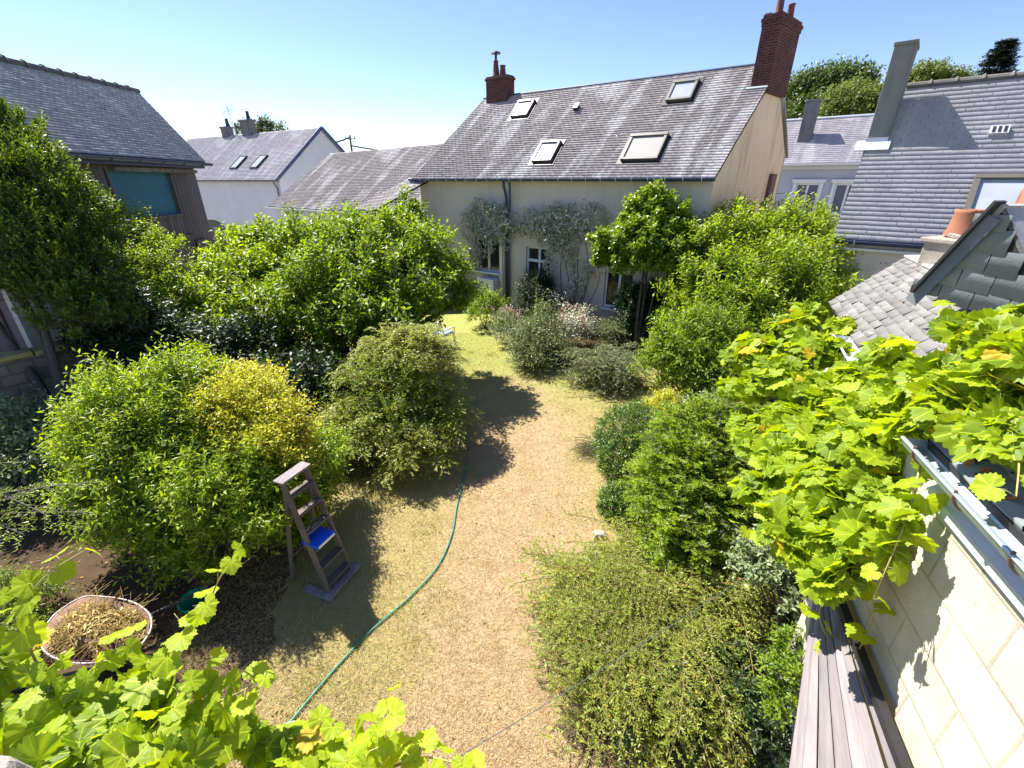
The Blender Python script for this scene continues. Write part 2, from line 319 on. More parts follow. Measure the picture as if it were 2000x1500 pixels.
def leaves(name, P, A, N, S, tmpl, mat, parent=None, tint=None, wr=1., uv=False, **kw):
    tv, tf = tmpl; n = len(P); A = unit(A); N = unit(N - A * (N * A).sum(-1, keepdims=True)); Rr = np.cross(A, N)
    S = np.broadcast_to(np.asarray(S, float), (n,)); wr = np.broadcast_to(np.asarray(wr, float), (n,))
    V = P[:, None] + S[:, None, None] * (tv[None, :, 0, None] * wr[:, None, None] * Rr[:, None] + tv[None, :, 1, None] * A[:, None] + tv[None, :, 2, None] * N[:, None])
    Fc = tf[None] + (np.arange(n) * len(tv))[:, None, None]
    tint = rng.random(n) if tint is None else tint
    U = np.tile(tv[:, :2], (n, 1)) if uv else None
    return raw_mesh(name, V.reshape(-1, 3), Fc.reshape(-1, 3), mat, parent, np.repeat(tint, len(tv)), U, smooth=uv, **kw)
def rdir(n, zmin=-1.):
    d = unit(rng.normal(size=(int(n * 3) + 20, 3))); d = d[d[:, 2] > zmin][:n]
    while len(d) < n: d = np.concatenate([d, d])[:n]
    return d
def lobes3(ls):
    out = []
    for l in ls:
        c = at(l[0], l[1], l[2]); r_ = l[3] * l[2] / F; out.append((*c, r_, l[4] if len(l) > 4 else 1.))
    return np.array(out)
def crown_pts(L, ncl, nsh, nlf, slen, up=.5, zmin=-.5, inner=.25, rough=.22, clr=.22, droop=0., spread=.7, fan=.9):
    pr = L[:, 3] ** 2; li = rng.choice(len(L), ncl * 2, p=pr / pr.sum()); d = rdir(ncl * 2, zmin); c = L[li, :3]; r_ = L[li, 3]
    s = 1 + rng.normal(0, rough, len(li)) - (rng.random(len(li)) < inner) * rng.random(len(li)) * .6
    p = c + d * (r_ * s)[:, None] * np.stack([np.ones(len(li)), np.ones(len(li)), L[li, 4]], 1)
    q = (p[:, None] - L[None, :, :3]); q[..., 2] /= L[None, :, 4]; dd = np.linalg.norm(q, axis=-1) / L[None, :, 3]; dd[np.arange(len(li)), li] = 9
    keep = (dd.min(1) > .72) | (rng.random(len(li)) < inner * .5); keep &= p[:, 2] > .03
    p, d, r_ = p[keep][:ncl], d[keep][:ncl], r_[keep][:ncl]; n = len(p); ctint = rng.random(n)
    idx = np.repeat(np.arange(n), nsh); base = p[idx] + rng.normal(0, 1, (len(idx), 3)) * (r_[idx] * clr)[:, None] * .6
    sd = unit(d[idx] + Z * up + rng.normal(0, spread * .55, (len(idx), 3))); sl_ = slen * (.55 + .8 * rng.random(len(idx)))
    t = (np.arange(nlf) + .5) / nlf; P = base[:, None] + sd[:, None] * (sl_[:, None] * t[None])[..., None]
    P[..., 2] -= droop * sl_[:, None] * (t[None] ** 2)
    tg = sd[:, None] - Z * (2 * droop * t[None, :, None]); tg = unit(tg)
    a = unit(np.cross(sd, Z) + 1e-3)[:, None]; b_ = unit(np.cross(sd, a[:, 0]))[:, None]
    ph = rng.random(len(idx))[:, None] * 6.28 + np.arange(nlf)[None] * 2.4
    A = unit(tg * .55 + fan * (a * np.cos(ph)[..., None] + b_ * np.sin(ph)[..., None]) + rng.normal(0, .15, P.shape))
    N = unit(Z * .8 + d[idx][:, None] * .35 + rng.normal(0, .42, P.shape))
    tn = np.clip(.5 * ctint[idx][:, None] + .5 * rng.random(P.shape[:2]) + .15 * (t[None] - .5), 0, 1)
    P = P.reshape(-1, 3); ok = P[:, 2] > .01
    return P[ok], A.reshape(-1, 3)[ok], N.reshape(-1, 3)[ok], tn.reshape(-1)[ok], (base, base + sd * (sl_ * .9)[:, None] - Z * (droop * sl_ * .8)[:, None])
def sticks(name, P, Q, r_, mat, parent):
    n = len(P); d = unit(Q - P); a = unit(np.cross(d, Z) + 1e-4); b_ = np.cross(d, a); V = []
    for pt, rr in ((P, r_), (Q, r_ * .5)):
        for j in range(3): V.append(pt + rr * (a * math.cos(j * 2.094) + b_ * math.sin(j * 2.094)))
    V = np.stack(V, 1).reshape(-1, 3); base = np.arange(n)[:, None] * 6
    Fc = np.concatenate([base + np.array([j, (j + 1) % 3, 3 + (j + 1) % 3, 3 + j]) for j in range(3)], 0)
    return raw_mesh(name, V, Fc, mat, parent, kind='stuff')
def limbs(mb, base, L, r0=.08, n=None, k=7, bend=.15):
    base = np.array(base, float); idx = np.argsort(-L[:, 3])[:n or len(L)]
    for i in idx:
        c = L[i, :3]; tip = c + Z * L[i, 3] * .3; mid = base + (c - base) * .45 + rng.normal(0, bend, 3) * np.linalg.norm(c - base) * .4; mid[2] = max(mid[2], base[2] + .1 * (c[2] - base[2]))
        t = np.linspace(0, 1, 7)[:, None]; pts = (1 - t) ** 2 * base + 2 * t * (1 - t) * mid + t * t * tip; mb.tube(pts, np.linspace(r0, r0 * .22, 7), k, True)
        for _ in range(4):
            s0 = pts[rng.integers(3, 6)]; e_ = c + rdir(1, -.2)[0] * L[i, 3] * .8; mb.tube([s0, (s0 + e_) / 2 + rng.normal(0, .05, 3), e_], [r0 * .3, r0 * .2, r0 * .08], 5)
def plant(name, ls, label, cat, mat, ncl, nsh, nlf, slen, leaf, wr=1., tmpl=T_D, base=None, trunk=.05, nlimb=None, bark='bark', group=None, twig=True, woody='trunk', crown='crown', **kw):
    L = lobes3(ls); 
    if base is None: base = np.array([*L[:, :2].mean(0), 0.])
    root = empty(name, base, label=label, cat=cat, group=group); off = np.array(base)
    P, A, N, tn, st = crown_pts(L, ncl, nsh, nlf, slen, **kw)
    S = leaf * (.6 + .7 * rng.random(len(P)))
    leaves(crown, P - off, A, N, S, tmpl, mat, root, tn, wr)
    mb = MB(); limbs(mb, off * 0, L - np.array([*off, 0, 0]), trunk, nlimb); tr = mb.build(woody, M[bark], root, smooth=True)
    if twig: sticks('twigs', st[0][::2] - off - (st[1] - st[0])[::2] * .6, st[1][::2] - off, .0022 + leaf * .02, M[bark], tr)
    return root
def fronds(name, S0, D0, Ln, droop, nt_, tl, nl, leaf, mat, label, cat, base, bark='bark', wr=1., twang=.9, tmpl=T_N, tz=.1, group=None, crown='crown', stem='branches', rise=0., tw=None):
    """arching branches with flat sprays of side twigs"""
    root = empty(name, base, label=label, cat=cat, group=group); m_ = len(S0); D0 = unit(D0); Ln = np.broadcast_to(Ln, (m_,))
    t = np.linspace(.12, 1, nt_); tw = np.ones(nt_) if tw is None else tw
    def cur(t_): return S0[:, None] + D0[:, None] * (Ln[:, None] * t_[None])[..., None] - Z * (droop * Ln[:, None] * t_[None] ** 2)[..., None]
    Bp = cur(t); T = unit(D0[:, None] - Z * (2 * droop * t)[None, :, None]); side = unit(np.cross(T, Z)); sg = np.where(np.arange(nt_) % 2, 1., -1.)[None, :, None]
    TL = tl * (.45 + .75 * np.sin(np.clip(t * 1.05, 0, 1) * 2.6))[None] * (.7 + .6 * rng.random((m_, nt_))); ok_end = 1
    TD = unit(T * twang + side * sg + Z * tz + rng.normal(0, .22, Bp.shape))
    s = (np.arange(nl) + .5) / nl; P = Bp[:, :, None] + TD[:, :, None] * (TL[:, :, None] * s)[..., None]; P[..., 2] -= .25 * TL[:, :, None] * s ** 2
    sd2 = unit(np.cross(TD, Z))[:, :, None]; sg2 = np.where(np.arange(nl) % 2, 1., -1.)[None, None, :, None]
    A = unit(TD[:, :, None] * .7 + sd2 * sg2 * .8 + Z * .15 + rng.normal(0, .25, P.shape)); N = unit(Z + rng.normal(0, .4, P.shape))
    bt = rng.random(m_)[:, None, None] * .5 + rng.random(P.shape[:3]) * .5
    P = P.reshape(-1, 3); ok = P[:, 2] > .01; off = np.array(base, float)
    leaves(crown, P[ok] - off, A.reshape(-1, 3)[ok], N.reshape(-1, 3)[ok], leaf * (.6 + .7 * rng.random(ok.sum())), tmpl, mat, root, bt.reshape(-1)[ok], wr)
    q = cur(np.linspace(0, 1, 6)) - off; seg0 = q[:, :-1].reshape(-1, 3); seg1 = q[:, 1:].reshape(-1, 3); b0 = sticks(stem, seg0, seg1, .007, M[bark], root)
    sticks('twigs', (Bp - off).reshape(-1, 3), (Bp - off + TD * TL[..., None] * .85).reshape(-1, 3), .0028, M[bark], b0); return root

# ================================================================== SETTING
m, t, b = newmat('dry lawn'); k = NB(t); v = k.coord('Object')
n1 = k.noise(v, .55, 5, .6); n2 = k.noise(v, 14, 5, .7); n3 = k.noise(v, 70, 3, .7); n4 = k.noise(v, 2.1, 4)
c = k.mix(n2, (.33, .235, .125), (.46, .34, .19)); c = k.mix(k.math('MULTIPLY', k.ramp(n3, [(.35, g3(0)), (.7, g3(1))]), .5), c, (.50, .38, .22))
c = k.mix(k.math('MULTIPLY', k.ramp(n4, [(.45, g3(0)), (.75, g3(1))]), .5), c, (.26, .17, .08))
sp = k.n("ShaderNodeSeparateXYZ"); tc = k.n("ShaderNodeTexCoord"); k.l(tc.outputs['Object'], sp.inputs[0])
far = k.n("ShaderNodeMapRange"); far.inputs[1].default_value = 7.5; far.inputs[2].default_value = 13.5; k.l(sp.outputs[1], far.inputs[0])
gr = k.math('ADD', k.math('MULTIPLY', far.outputs[0], .75), k.math('SUBTRACT', n1, .5)); gm = k.ramp(gr, [(.08, g3(0)), (.55, g3(1))])
xr = k.math('ABSOLUTE', k.math('SUBTRACT', sp.outputs[0], k.math('MULTIPLY', sp.outputs[1], .02))); e_ = k.math('MULTIPLY', k.math('SUBTRACT', xr, .55), .7); eg = k.ramp(k.math('ADD', e_, k.math('SUBTRACT', n4, .62)), [(.0, g3(0)), (.45, g3(1))])
c = k.mix(k.math('MULTIPLY', eg, .6), c, (.33, .29, .10)); c = k.mix(k.math('MULTIPLY', gm, .75), c, (.27, .31, .075)); k.l(c, b.inputs['Base Color']); b.inputs['Roughness'].default_value = 1; b.inputs['Specular IOR Level'].default_value = .05
k.bump(k.math('ADD', n3, n2), b, .8, .03); M['lawn'] = m
M['soil'] = plain('soil', (.075, .05, .03), 1., 0, .5, 5, .9, .1)  # soil darkened overall to stand in for shade missing on the beds
M['gravel'] = plain('pale ground', (.28, .26, .22), 1., 0, .3, 2, .5, .1)
def sheet(name, pts, z, mat, n=1):
    return MB().poly([(p[0], p[1], z) for p in pts]).build(name, mat, kind='structure')
sheet('ground', [(-600, -200), (600, -200), (600, 900), (-600, 900)], -.012, M['gravel'])
def wobble(pts, amp, n=6):
    out = []; pts = [np.array(p[:2], float) for p in pts]
    for i, p in enumerate(pts):
        q = pts[(i + 1) % len(pts)]
        for s in range(n * 3): out.append(p + (q - p) * s / n / 3 + rng.normal(0, amp * .6, 2))
    return out
sheet('lawn', [(-13, -1), (9, -1), (9, 13), (5.8, 13.2), (-4, 20.2), (-13, 20)], -.004, M['lawn'])
G = lambda *a: [gz(u, v) for u, v in a]
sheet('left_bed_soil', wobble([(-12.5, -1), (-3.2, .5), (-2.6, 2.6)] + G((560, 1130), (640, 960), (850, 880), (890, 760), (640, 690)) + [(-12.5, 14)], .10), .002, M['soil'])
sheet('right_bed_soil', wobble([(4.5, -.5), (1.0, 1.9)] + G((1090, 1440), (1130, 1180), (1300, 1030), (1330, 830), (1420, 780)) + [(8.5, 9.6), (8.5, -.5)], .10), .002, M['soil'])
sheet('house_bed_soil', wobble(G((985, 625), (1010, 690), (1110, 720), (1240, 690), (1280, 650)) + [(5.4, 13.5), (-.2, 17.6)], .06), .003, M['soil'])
m, t, b = newmat('grass blades'); k = NB(t); a_ = k.n("ShaderNodeAttribute", attribute_name='tint')
k.l(k.ramp(a_.outputs['Fac'], [(0, (.30, .20, .10)), (.3, (.46, .33, .18)), (.7, (.62, .48, .29)), (.82, (.52, .42, .20)), (.86, (.26, .31, .05)), (1, (.40, .46, .08))]), b.inputs['Base Color'])
b.inputs['Roughness'].default_value = .9; b.inputs['Specular IOR Level'].default_value = .1; M['blades'] = m
n = 480000; gx = rng.uniform(-3.4, 3.6, n); gy = 1.6 + 13 * rng.random(n) ** 1.7; gx = gx * (1 + gy / 18)
green = np.clip((gy - 7.5) / 6, 0, .8) + .35 * (np.sin(gx * 1.7 + 1) * np.sin(gy * 1.3) > .35) * rng.random(n) + .25 * (np.abs(gx - .1 * gy) > 1.6)
tt = np.where(rng.random(n) < green * .75, .88 + .12 * rng.random(n), .8 * rng.random(n))
Pg = np.stack([gx, gy, np.full(n, .0)], 1); Ag = unit(np.stack([rng.normal(0, 1, n), rng.normal(0, 1, n), .25 + .7 * rng.random(n)], 1))
leaves('grass', Pg, Ag, unit(rng.normal(0, 1, (n, 3))), .035 + .035 * rng.random(n), T_N, M['blades'], None, tt, .34, kind='stuff', label='short dry straw coloured grass of the lawn', cat='grass')

n = 46000; cxg = rng.uniform(-3.2, 3.4, 260); cyg = 1.8 + 11 * rng.random(260) ** 1.4; kk_ = rng.integers(0, 260, n); edge_ = np.abs(cxg - .03 * cyg) > .5 + .5 * rng.random(260); kk_ = kk_[edge_[kk_]]; n = len(kk_)
Pg = np.stack([cxg[kk_] * (1 + cyg[kk_] / 22) + rng.normal(0, .11, n), cyg[kk_] + rng.normal(0, .11, n), np.zeros(n)], 1); tuft_t = rng.random(260)[kk_]
leaves('grass', Pg, unit(np.stack([rng.normal(0, .7, n), rng.normal(0, .7, n), .5 + .6 * rng.random(n)], 1)), unit(rng.normal(0, 1, (n, 3))), .04 + .05 * rng.random(n), T_N, M['blades'], None, np.where(rng.random(n) < .3 + .5 * tuft_t, .87 + .13 * rng.random(n), .75 + .1 * rng.random(n)), .35, kind='stuff', label='olive green tufts of longer grass along the edges of the dry lawn', cat='grass')
# ================================================================== MAIN HOUSE
EA = -53.7; e = az(EA); nb = az(EA + 90)
O = pl(1395, 347, gz(1040, 615), nb); O[2] = 0; YAW = -math.atan2(.592, .806)
def LM(p): p = np.asarray(p); return np.array([-(p - O) @ e, (p - O) @ nb, p[2]])
def WM(p): return O - e * p[0] + nb * p[1] + Z * p[2]
hs = empty('stone_house', O, math.atan2((-e)[1], (-e)[0]), label='long old cottage across the garden with four skylights in its slate roof', cat='house')
DOOR = (-6.25, -5.15, .05, 2.58); WIN = (-2.98, -1.95, .80, 2.05); WIN2 = (-8.75, -7.5, 1.45, 2.72)
mb = MB(); wall_open(mb, -11.7, 0, 0, 4.86, [DOOR, WIN, WIN2], depth=.22)
mb.poly([(-11.7, 5.3, 0), (-11.7, 0, 0), (-11.7, 0, 4.86), (-10.6, 2.78, 7.78), (-11.7, 5.3, 5.5)]); mb.poly([(.95, 5.05, 0), (-11.7, 5.3, 0), (-11.7, 5.3, 5.5), (.95, 5.05, 5.6)])
hw = mb.build('wall', M['wall_main'], hs)
mb = MB(); mb.poly([(0, 0, 0), (.93, 5.05, 0), (.93, 5.05, 5.58), (.52, 2.78, 7.80), (0, 0, 4.86)]); mb.build('gable_wall', M['wall_gable'], hs, label='ochre stained gable wall')
mb = MB(); q0 = np.array([.80, 4.55, 4.0]); 
for zz in (0,): mb.hexa([(.70, 4.02, 4.02), (.86, 4.0, 4.02), (.93, 4.38, 4.02), (.77, 4.4, 4.02), (.70, 4.02, 5.0), (.86, 4.0, 5.0), (.93, 4.38, 5.0), (.77, 4.4, 5.0)])
mb.build('wall_slot', M['rust'], hs)
Q = [(-11.88, -.27, 4.86), (.08, -.27, 4.87), (.62, 2.76, 7.88), (-10.38, 2.80, 7.93)]
rf, nr = slates('roof', Q, .20, .105, M['slate_main'], hs, 3)
MB().slab([(.62, 2.76, 7.87), (1.02, 5.3, 5.5), (-11.9, 5.5, 5.4), (-10.38, 2.8, 7.92)][::-1], .08).build('rear_roof', M['slate_main'], hs)
MB().tube([(-10.42, 2.79, 7.935), (.55, 2.76, 7.885)], .035, 6).build('ridge_strip', M['zinc_dark'], rf)
# stray moss clumps on the left verge
mb = MB()
# gutter
def gutter(name, p, q, r_, mat, parent, side, nbr, brmat, bname='gutter_bracket', br=.011):
    p = np.array(p, float); q = np.array(q, float); d = unit(q - p); side = unit(np.array(side, float)); mb = MB(); k_ = 10; vs = []
    for pt in (p, q):
        for rr in (r_, r_ * .9):
            for j in range(k_ + 1):
                th = math.pi * j / k_; vs.append(pt + side * rr * math.cos(th) * 1.0 - Z * rr * math.sin(th))
    K = k_ + 1; fs = []
    for j in range(k_): fs += [(j, j + 1, 2 * K + j + 1, 2 * K + j), (K + j + 1, K + j, 3 * K + j, 3 * K + j + 1)]
    fs += [(0, 2 * K, 3 * K, K), (k_, K + k_, 3 * K + k_, 2 * K + k_)]
    mb.add(vs, fs); mb.tube([p + side * r_, q + side * r_], r_ * .14, 6)
    for pt in (p, q): mb.poly([pt + side * r_ * math.cos(math.pi * j / k_) - Z * r_ * math.sin(math.pi * j / k_) for j in range(K)])
    g_ = mb.build(name, mat, parent, smooth=False)
    for i in range(nbr):
        c_ = p + (q - p) * (i + .35) / nbr; mb = MB(); mb.tube([c_ + side * r_ * 1.06 * math.cos(a) - Z * r_ * 1.06 * math.sin(a) for a in np.linspace(-.25, math.pi, 9)], br, 5)
        mb.build(bname, brmat, g_)
    return g_
gutter('gutter', (-11.9, -.38, 4.86), (.12, -.38, 4.86), .085, M['zinc_dark'], hs, (0, -1, 0), 24, M['zinc_light'], br=.012)
mb = MB(); mb.box((-5.9, -.02 - .06, 4.80), (11.6, .10, .10)); mb.build('cornice', M['wall_main'], hs)
mb = MB(); mb.tube([(-7.0, -.38, 4.78), (-7.0, -.38, 4.62), (-7.08, -.16, 4.38), (-7.1, -.09, 4.2), (-7.12, -.09, 0)], .05, 8); mb.tube([(-6.75, -.38, 4.78), (-6.78, -.3, 4.6), (-6.9, -.14, 4.1), (-6.98, -.1, 3.4), (-7.0, -.09, .05)], .04, 8)
mb.build('downpipe', M['zinc_dark'], hs, smooth=True)
# openings
def window(parent, x0, x1, z0, z1, y=.12, mull=True, transom=None, name='window', fr=.07, mat='white', sill=True):
    mb = MB(); cx, cz = (x0 + x1) / 2, (z0 + z1) / 2
    mb.box((x0 + fr / 2, y, cz), (fr, .08, z1 - z0)); mb.box((x1 - fr / 2, y, cz), (fr, .08, z1 - z0)); mb.box((cx, y, z1 - fr / 2), (x1 - x0 - 2 * fr, .078, fr)); mb.box((cx, y, z0 + fr / 2), (x1 - x0 - 2 * fr, .078, fr))
    if mull: mb.box((cx, y - .004, cz), (fr * 1.3, .07, z1 - z0 - 2 * fr))
    if transom: mb.box((cx, y - .006, transom), (x1 - x0 - 2 * fr, .085, fr * 1.5))
    f_ = mb.build(name, M[mat], parent, bevel=.006)
    MB().box((cx, y + .02, cz), (x1 - x0 - fr, .012, z1 - z0 - fr)).build('pane', M['glass'], f_)
    if sill: MB().box((cx, -.03, z0 - .035), (x1 - x0 + .12, .26, .06)).build('sill', M['white'], f_, bevel=.008)
    return f_
window(hs, *DOOR, transom=2.08, mull=True, name='door', sill=False); window(hs, *WIN); window(hs, *WIN2)
mb = MB(); mb.box((-7.42, -.025, 2.2), (.13, .05, 2.1)); mb.build('window_surround', M['white'], hs)
# skylights
sv = unit(np.array([0, 3.03, 3.03])); 
def skylight(x0, x1, y0, y1, glassmat, zoff=0, par=hs, org=None, U=np.array([1., 0, 0]), Vv=sv, nn=None, name='skylight'):
    nn = nr if nn is None else nn
    def pt(x, y, h=0.): return np.array([x, y, 4.865 + (y + .27) * (7.9 - 4.865) / 3.05]) + nn * h
    a, b_, c_, d = pt(x0, y0), pt(x1, y0), pt(x1, y1), pt(x0, y1); up_ = unit(d - a); rt = unit(b_ - a); W_ = np.linalg.norm(b_ - a); Hh = np.linalg.norm(d - a); fr = .085
    mb = MB(); cen = (a + c_) / 2
    for s_ in (-1, 1): mb.box(cen + rt * s_ * (W_ / 2 - fr / 2) + nn * .05, (fr, Hh, .13), (rt, up_, nn))
    mb.box(cen + up_ * (Hh / 2 - fr / 2) + nn * .056, (W_ + .02, fr * 1.2, .15), (rt, up_, nn)); mb.box(cen - up_ * (Hh / 2 - fr / 2) + nn * .048, (W_ - 2 * fr, fr, .12), (rt, up_, nn))
    f_ = mb.build(name, M['beige_metal'], par, bevel=.008)
    MB().box(cen + nn * .075, (W_ - 2 * fr + .01, Hh - 2 * fr, .012), (rt, up_, nn)).build('pane' if glassmat == 'sky_glass' else 'roller_blind', M[glassmat], f_)
    mb = MB(); mb.box(cen + nn * .012 , (W_ + .22, Hh + .24, .028), (rt, up_, nn)); mb.build('flashing', M['black_metal'], f_)
skylight(-8.33, -7.55, 1.86, 2.43, 'sky_glass'); skylight(-6.2, -5.4, .22, .86, 'sky_glass'); skylight(-2.88, -1.72, .19, .90, 'shutter'); skylight(-2.30, -1.52, 1.88, 2.46, 'sky_glass')
mb = MB(); p_ = np.array([-5.5, 1.97, 7.1]); mb.box(p_ + nr * .06, (.16, .22, .10), ((1, 0, 0), sv, nr)); mb.box(p_ + nr * .12 + sv * .02, (.2, .25, .02), ((1, 0, 0), sv, nr)); mb.build('roof_vent', M['black_metal'], hs)
# chimneys
ch = MB(); gx = lambda y: (y / 5.05) * .93 + .02
y0, y1 = 2.12, 3.5
def prism4(mb, a, z0, z1): mb.hexa([(*q, z0) for q in a] + [(*q, z1) for q in a])
base4 = [(.04, y0), (gx(y0) + .10, y0 - .06), (gx(y1) + .14, y1 - .03), (.2, y1)]
prism4(ch, base4, 7.08, 8.62)
cx_, cy_ = np.mean(base4, 0)
def grow(a, s): return [(cx_ + (x - cx_) * s[0], cy_ + (y - cy_) * s[1]) for x, y in a]
prism4(ch, grow(base4, (1.06, 1.02)), 8.62, 8.72); prism4(ch, grow(base4, (1.12, 1.05)), 8.72, 8.80); prism4(ch, grow(base4, (1.02, 1.0)), 8.80, 8.88)
cr = ch.build('chimney', M['brick'], rf, label='tall red brick chimney at the gable')
def pot(c_, r0, r1, h, par, name='chimney_pot', mat='terracotta_shaded'):
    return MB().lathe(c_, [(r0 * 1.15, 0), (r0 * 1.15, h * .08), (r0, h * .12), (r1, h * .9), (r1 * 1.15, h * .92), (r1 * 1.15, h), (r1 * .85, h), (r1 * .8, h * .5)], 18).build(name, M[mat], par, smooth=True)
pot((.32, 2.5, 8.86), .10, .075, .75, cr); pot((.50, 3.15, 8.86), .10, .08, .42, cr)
mb = MB()
for i in range(10): mb.box((.28 + rng.normal(0, .12), 2.2 + i * .12, 8.90), (.16, .09, .05), None)
mb.build('mortar_rubble', M['stone'], cr, kind='stuff')
MB().box((.22, y0 - .07, 7.20), (.56, .06, .03), ((1, 0, 0), sv, nr)).build('flashing', M['zinc'], cr)
ch = MB(); ch.box((-9.56, 2.8, 8.1), (1.08, .5, .86)); ch.box((-9.56, 2.8, 8.5), (1.16, .56, .08)); ch.box((-9.56, 2.8, 8.57), (1.08, .5, .06))
c2 = ch.build('chimney', M['brick'], rf, bevel=.01, label='short red brick chimney with a cowled pot')
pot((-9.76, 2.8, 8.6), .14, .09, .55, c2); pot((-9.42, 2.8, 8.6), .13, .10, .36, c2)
mb = MB(); mb.tube([(-9.76, 2.8, 9.08), (-9.76, 2.8, 9.42)], .05, 10); mb.lathe((-9.76, 2.8, 9.38), [(.0, .09), (.17, .05), (.20, .0), (.0, .0)], 12); mb.build('cowl', M['black_metal'], c2)
# ================================================================== LOW HOUSE (left extension)
lh = empty('low_house', WM((-18, 0, 0)), hs.rotation_euler.z, label='low outbuilding with streaked slate roof joined to the left end of the long cottage', cat='house')
def loc_of(root, p): # world -> local of an upright root
    c_, s_ = math.cos(root.rotation_euler.z), math.sin(root.rotation_euler.z); d = np.asarray(p) - np.array(root.location); return np.array([c_ * d[0] + s_ * d[1], -s_ * d[0] + c_ * d[1], d[2]])
S = lambda x, y, z: (x + 18, y, z)
slates('roof', [S(-24.3, -.3, 3.45), S(-11.6, -.3, 3.42), S(-10.9, 2.95, 6.42), S(-22.2, 2.9, 6.22)], .20, .11, M['slate_main'], lh, 9)
mb = MB(); mb.poly([S(-24.1, 0, 0), S(-11.75, 0, 0), S(-11.75, 0, 3.5), S(-24.1, 0, 3.5)]); mb.poly([S(-24.1, 5.6, 0), S(-24.1, 0, 0), S(-24.1, 0, 3.5), S(-22.4, 2.9, 6.1), S(-24.1, 5.6, 3.5)])
mb.build('wall', M['wall_white'], lh)
MB().slab([S(-22.2, 2.9, 6.2), S(-10.9, 2.95, 6.4), S(-11.6, 6.2, 3.4), S(-24.3, 6.2, 3.4)], .08).build('rear_roof', M['slate_main'], lh)
gutter('gutter', S(-24.3, -.4, 3.42), S(-12.5, -.4, 3.4), .07, M['zinc_light'], lh, (0, -1, 0), 2, M['zinc_light'])
MB().slab([S(-15.2, 6.5, 5.9), S(-11, 6.5, 5.9), S(-11, 8.2, 7.05), S(-14.9, 8.2, 6.98)], .1).build('further_roof', M['slate_far'], lh)
# porch roof at the corner
ph_ = empty('lean_to_porch', WM((-12.6, -.8, 0)), hs.rotation_euler.z, label='small lean-to porch with a lichened slate roof at the left corner of the long cottage', cat='porch')
T = lambda x, y, z: (x + 12.6, y + .8, z)
slates('roof', [T(-13.6, -2.2, 3.72), T(-12.1, -2.2, 3.72), T(-10.95, -.15, 4.84), T(-12.2, -.15, 4.9)], .2, .11, M['slate_main'], ph_, 12)
mb = MB(); mb.box(T(-12.3, -1.0, 1.85), (1.5, 1.7, 3.7)); mb.build('wall', M['barn_wood'], ph_)
gutter('gutter', T(-13.6, -2.28, 3.7), T(-12.0, -2.28, 3.7), .055, M['zinc_dark'], ph_, (0, -1, 0), 2, M['zinc_dark'])
# ================================================================== MIDDLE HOUSE
q = np.array([-14.64, 30.51, 0]); e2 = az(-59)
mh = empty('pale_house', q, math.atan2((-e2)[1], (-e2)[0]), label='pale rendered house with plain gable and two small skylights behind the low roof', cat='house')
mb = MB(); mb.poly([(-17, 0, 0), (0, 0, 0), (0, 0, 4.85), (-17, 0, 4.85)]); mb.poly([(0, 0, 0), (0, 6.9, 0), (0, 6.9, 4.9), (0, 3.7, 7.85), (0, 0, 4.85)]); mb.build('wall', M['wall_white'], mh)
mr, mn = slates('roof', [(-17, -.25, 4.83), (.12, -.25, 4.83), (.12, 3.7, 8.0), (-17, 3.7, 8.0)], .25, .13, M['slate_far'], mh, 14, .006)
MB().slab([(-17, 3.7, 8.0), (.1, 3.7, 8.0), (.1, 7.3, 4.85), (-17, 7.3, 4.85)], .08).build('rear_roof', M['slate_far'], mh)
MB().bar((.13, -.28, 4.80), (.13, 3.7, 8.0), .05, .2, (1, 0, 0)).bar((.13, 3.7, 8.0), (.13, 7.3, 4.8), .05, .2, (1, 0, 0)).build('verge_board', M['zinc_dark'], mr)
gutter('gutter', (-17, -.3, 4.8), (.1, -.3, 4.8), .07, M['beige_metal'], mh, (0, -1, 0), 4, M['black_metal'])
MB().tube([(-.25, -.3, 4.75), (-.25, -.08, 4.4), (-.25, -.08, 0)], .045, 8).build('downpipe', M['zinc_dark'], mh)
for x in (-5.9, -3.5):
    mb = MB(); p_ = np.array([x, 1.1, 5.93]); up_ = unit(np.array([0, 3.95, 3.17])); nn = mn
    for s_ in (-1, 1): mb.box(p_ + np.array([s_ * .4, 0, 0]) + nn * .05, (.07, 1.2, .1), ((1, 0, 0), up_, nn))
    mb.box(p_ + up_ * .6 + nn * .05, (.86, .07, .1), ((1, 0, 0), up_, nn)); mb.box(p_ - up_ * .6 + nn * .05, (.86, .07, .1), ((1, 0, 0), up_, nn)); f_ = mb.build('skylight', M['black_metal'], mh)
    MB().box(p_ + nn * .06, (.74, 1.14, .02), ((1, 0, 0), up_, nn)).build('pane', M['sky_glass'], f_)
def farchim(root, x, y, z, w_, h, potn=1, mat='brick', lean=0):
    mb = MB(); mb.box((x, y, z + h / 2), (w_, .5, h)); mb.box((x, y, z + h - .03), (w_ + .12, .6, .12)); c_ = mb.build('chimney', M[mat], root, bevel=.01)
    for i in range(potn): pot((x + (.25 if potn == 1 else (i - .5) * .5), y, z + h + .02), .13, .1, .55, c_, mat='black_metal')
M['chim_grey'] = render_wall('sooty render', (.16, .15, .16), (.22, .21, .22), (.07, .07, .08), .6, 2.)
farchim(mh, -8.1, 3.7, 7.4, 1.15, 1.45, 1, 'chim_grey'); farchim(mh, -11.0, 3.7, 7.4, .85, 1.15, 1, 'chim_grey')
an = empty('television_aerial', q + np.array([0, 0, 0]) + az(31) * 3.7 + e2 * 10.0 + Z * 7.9, label='thin rooftop aerial mast beside the pale house chimney', cat='antenna')
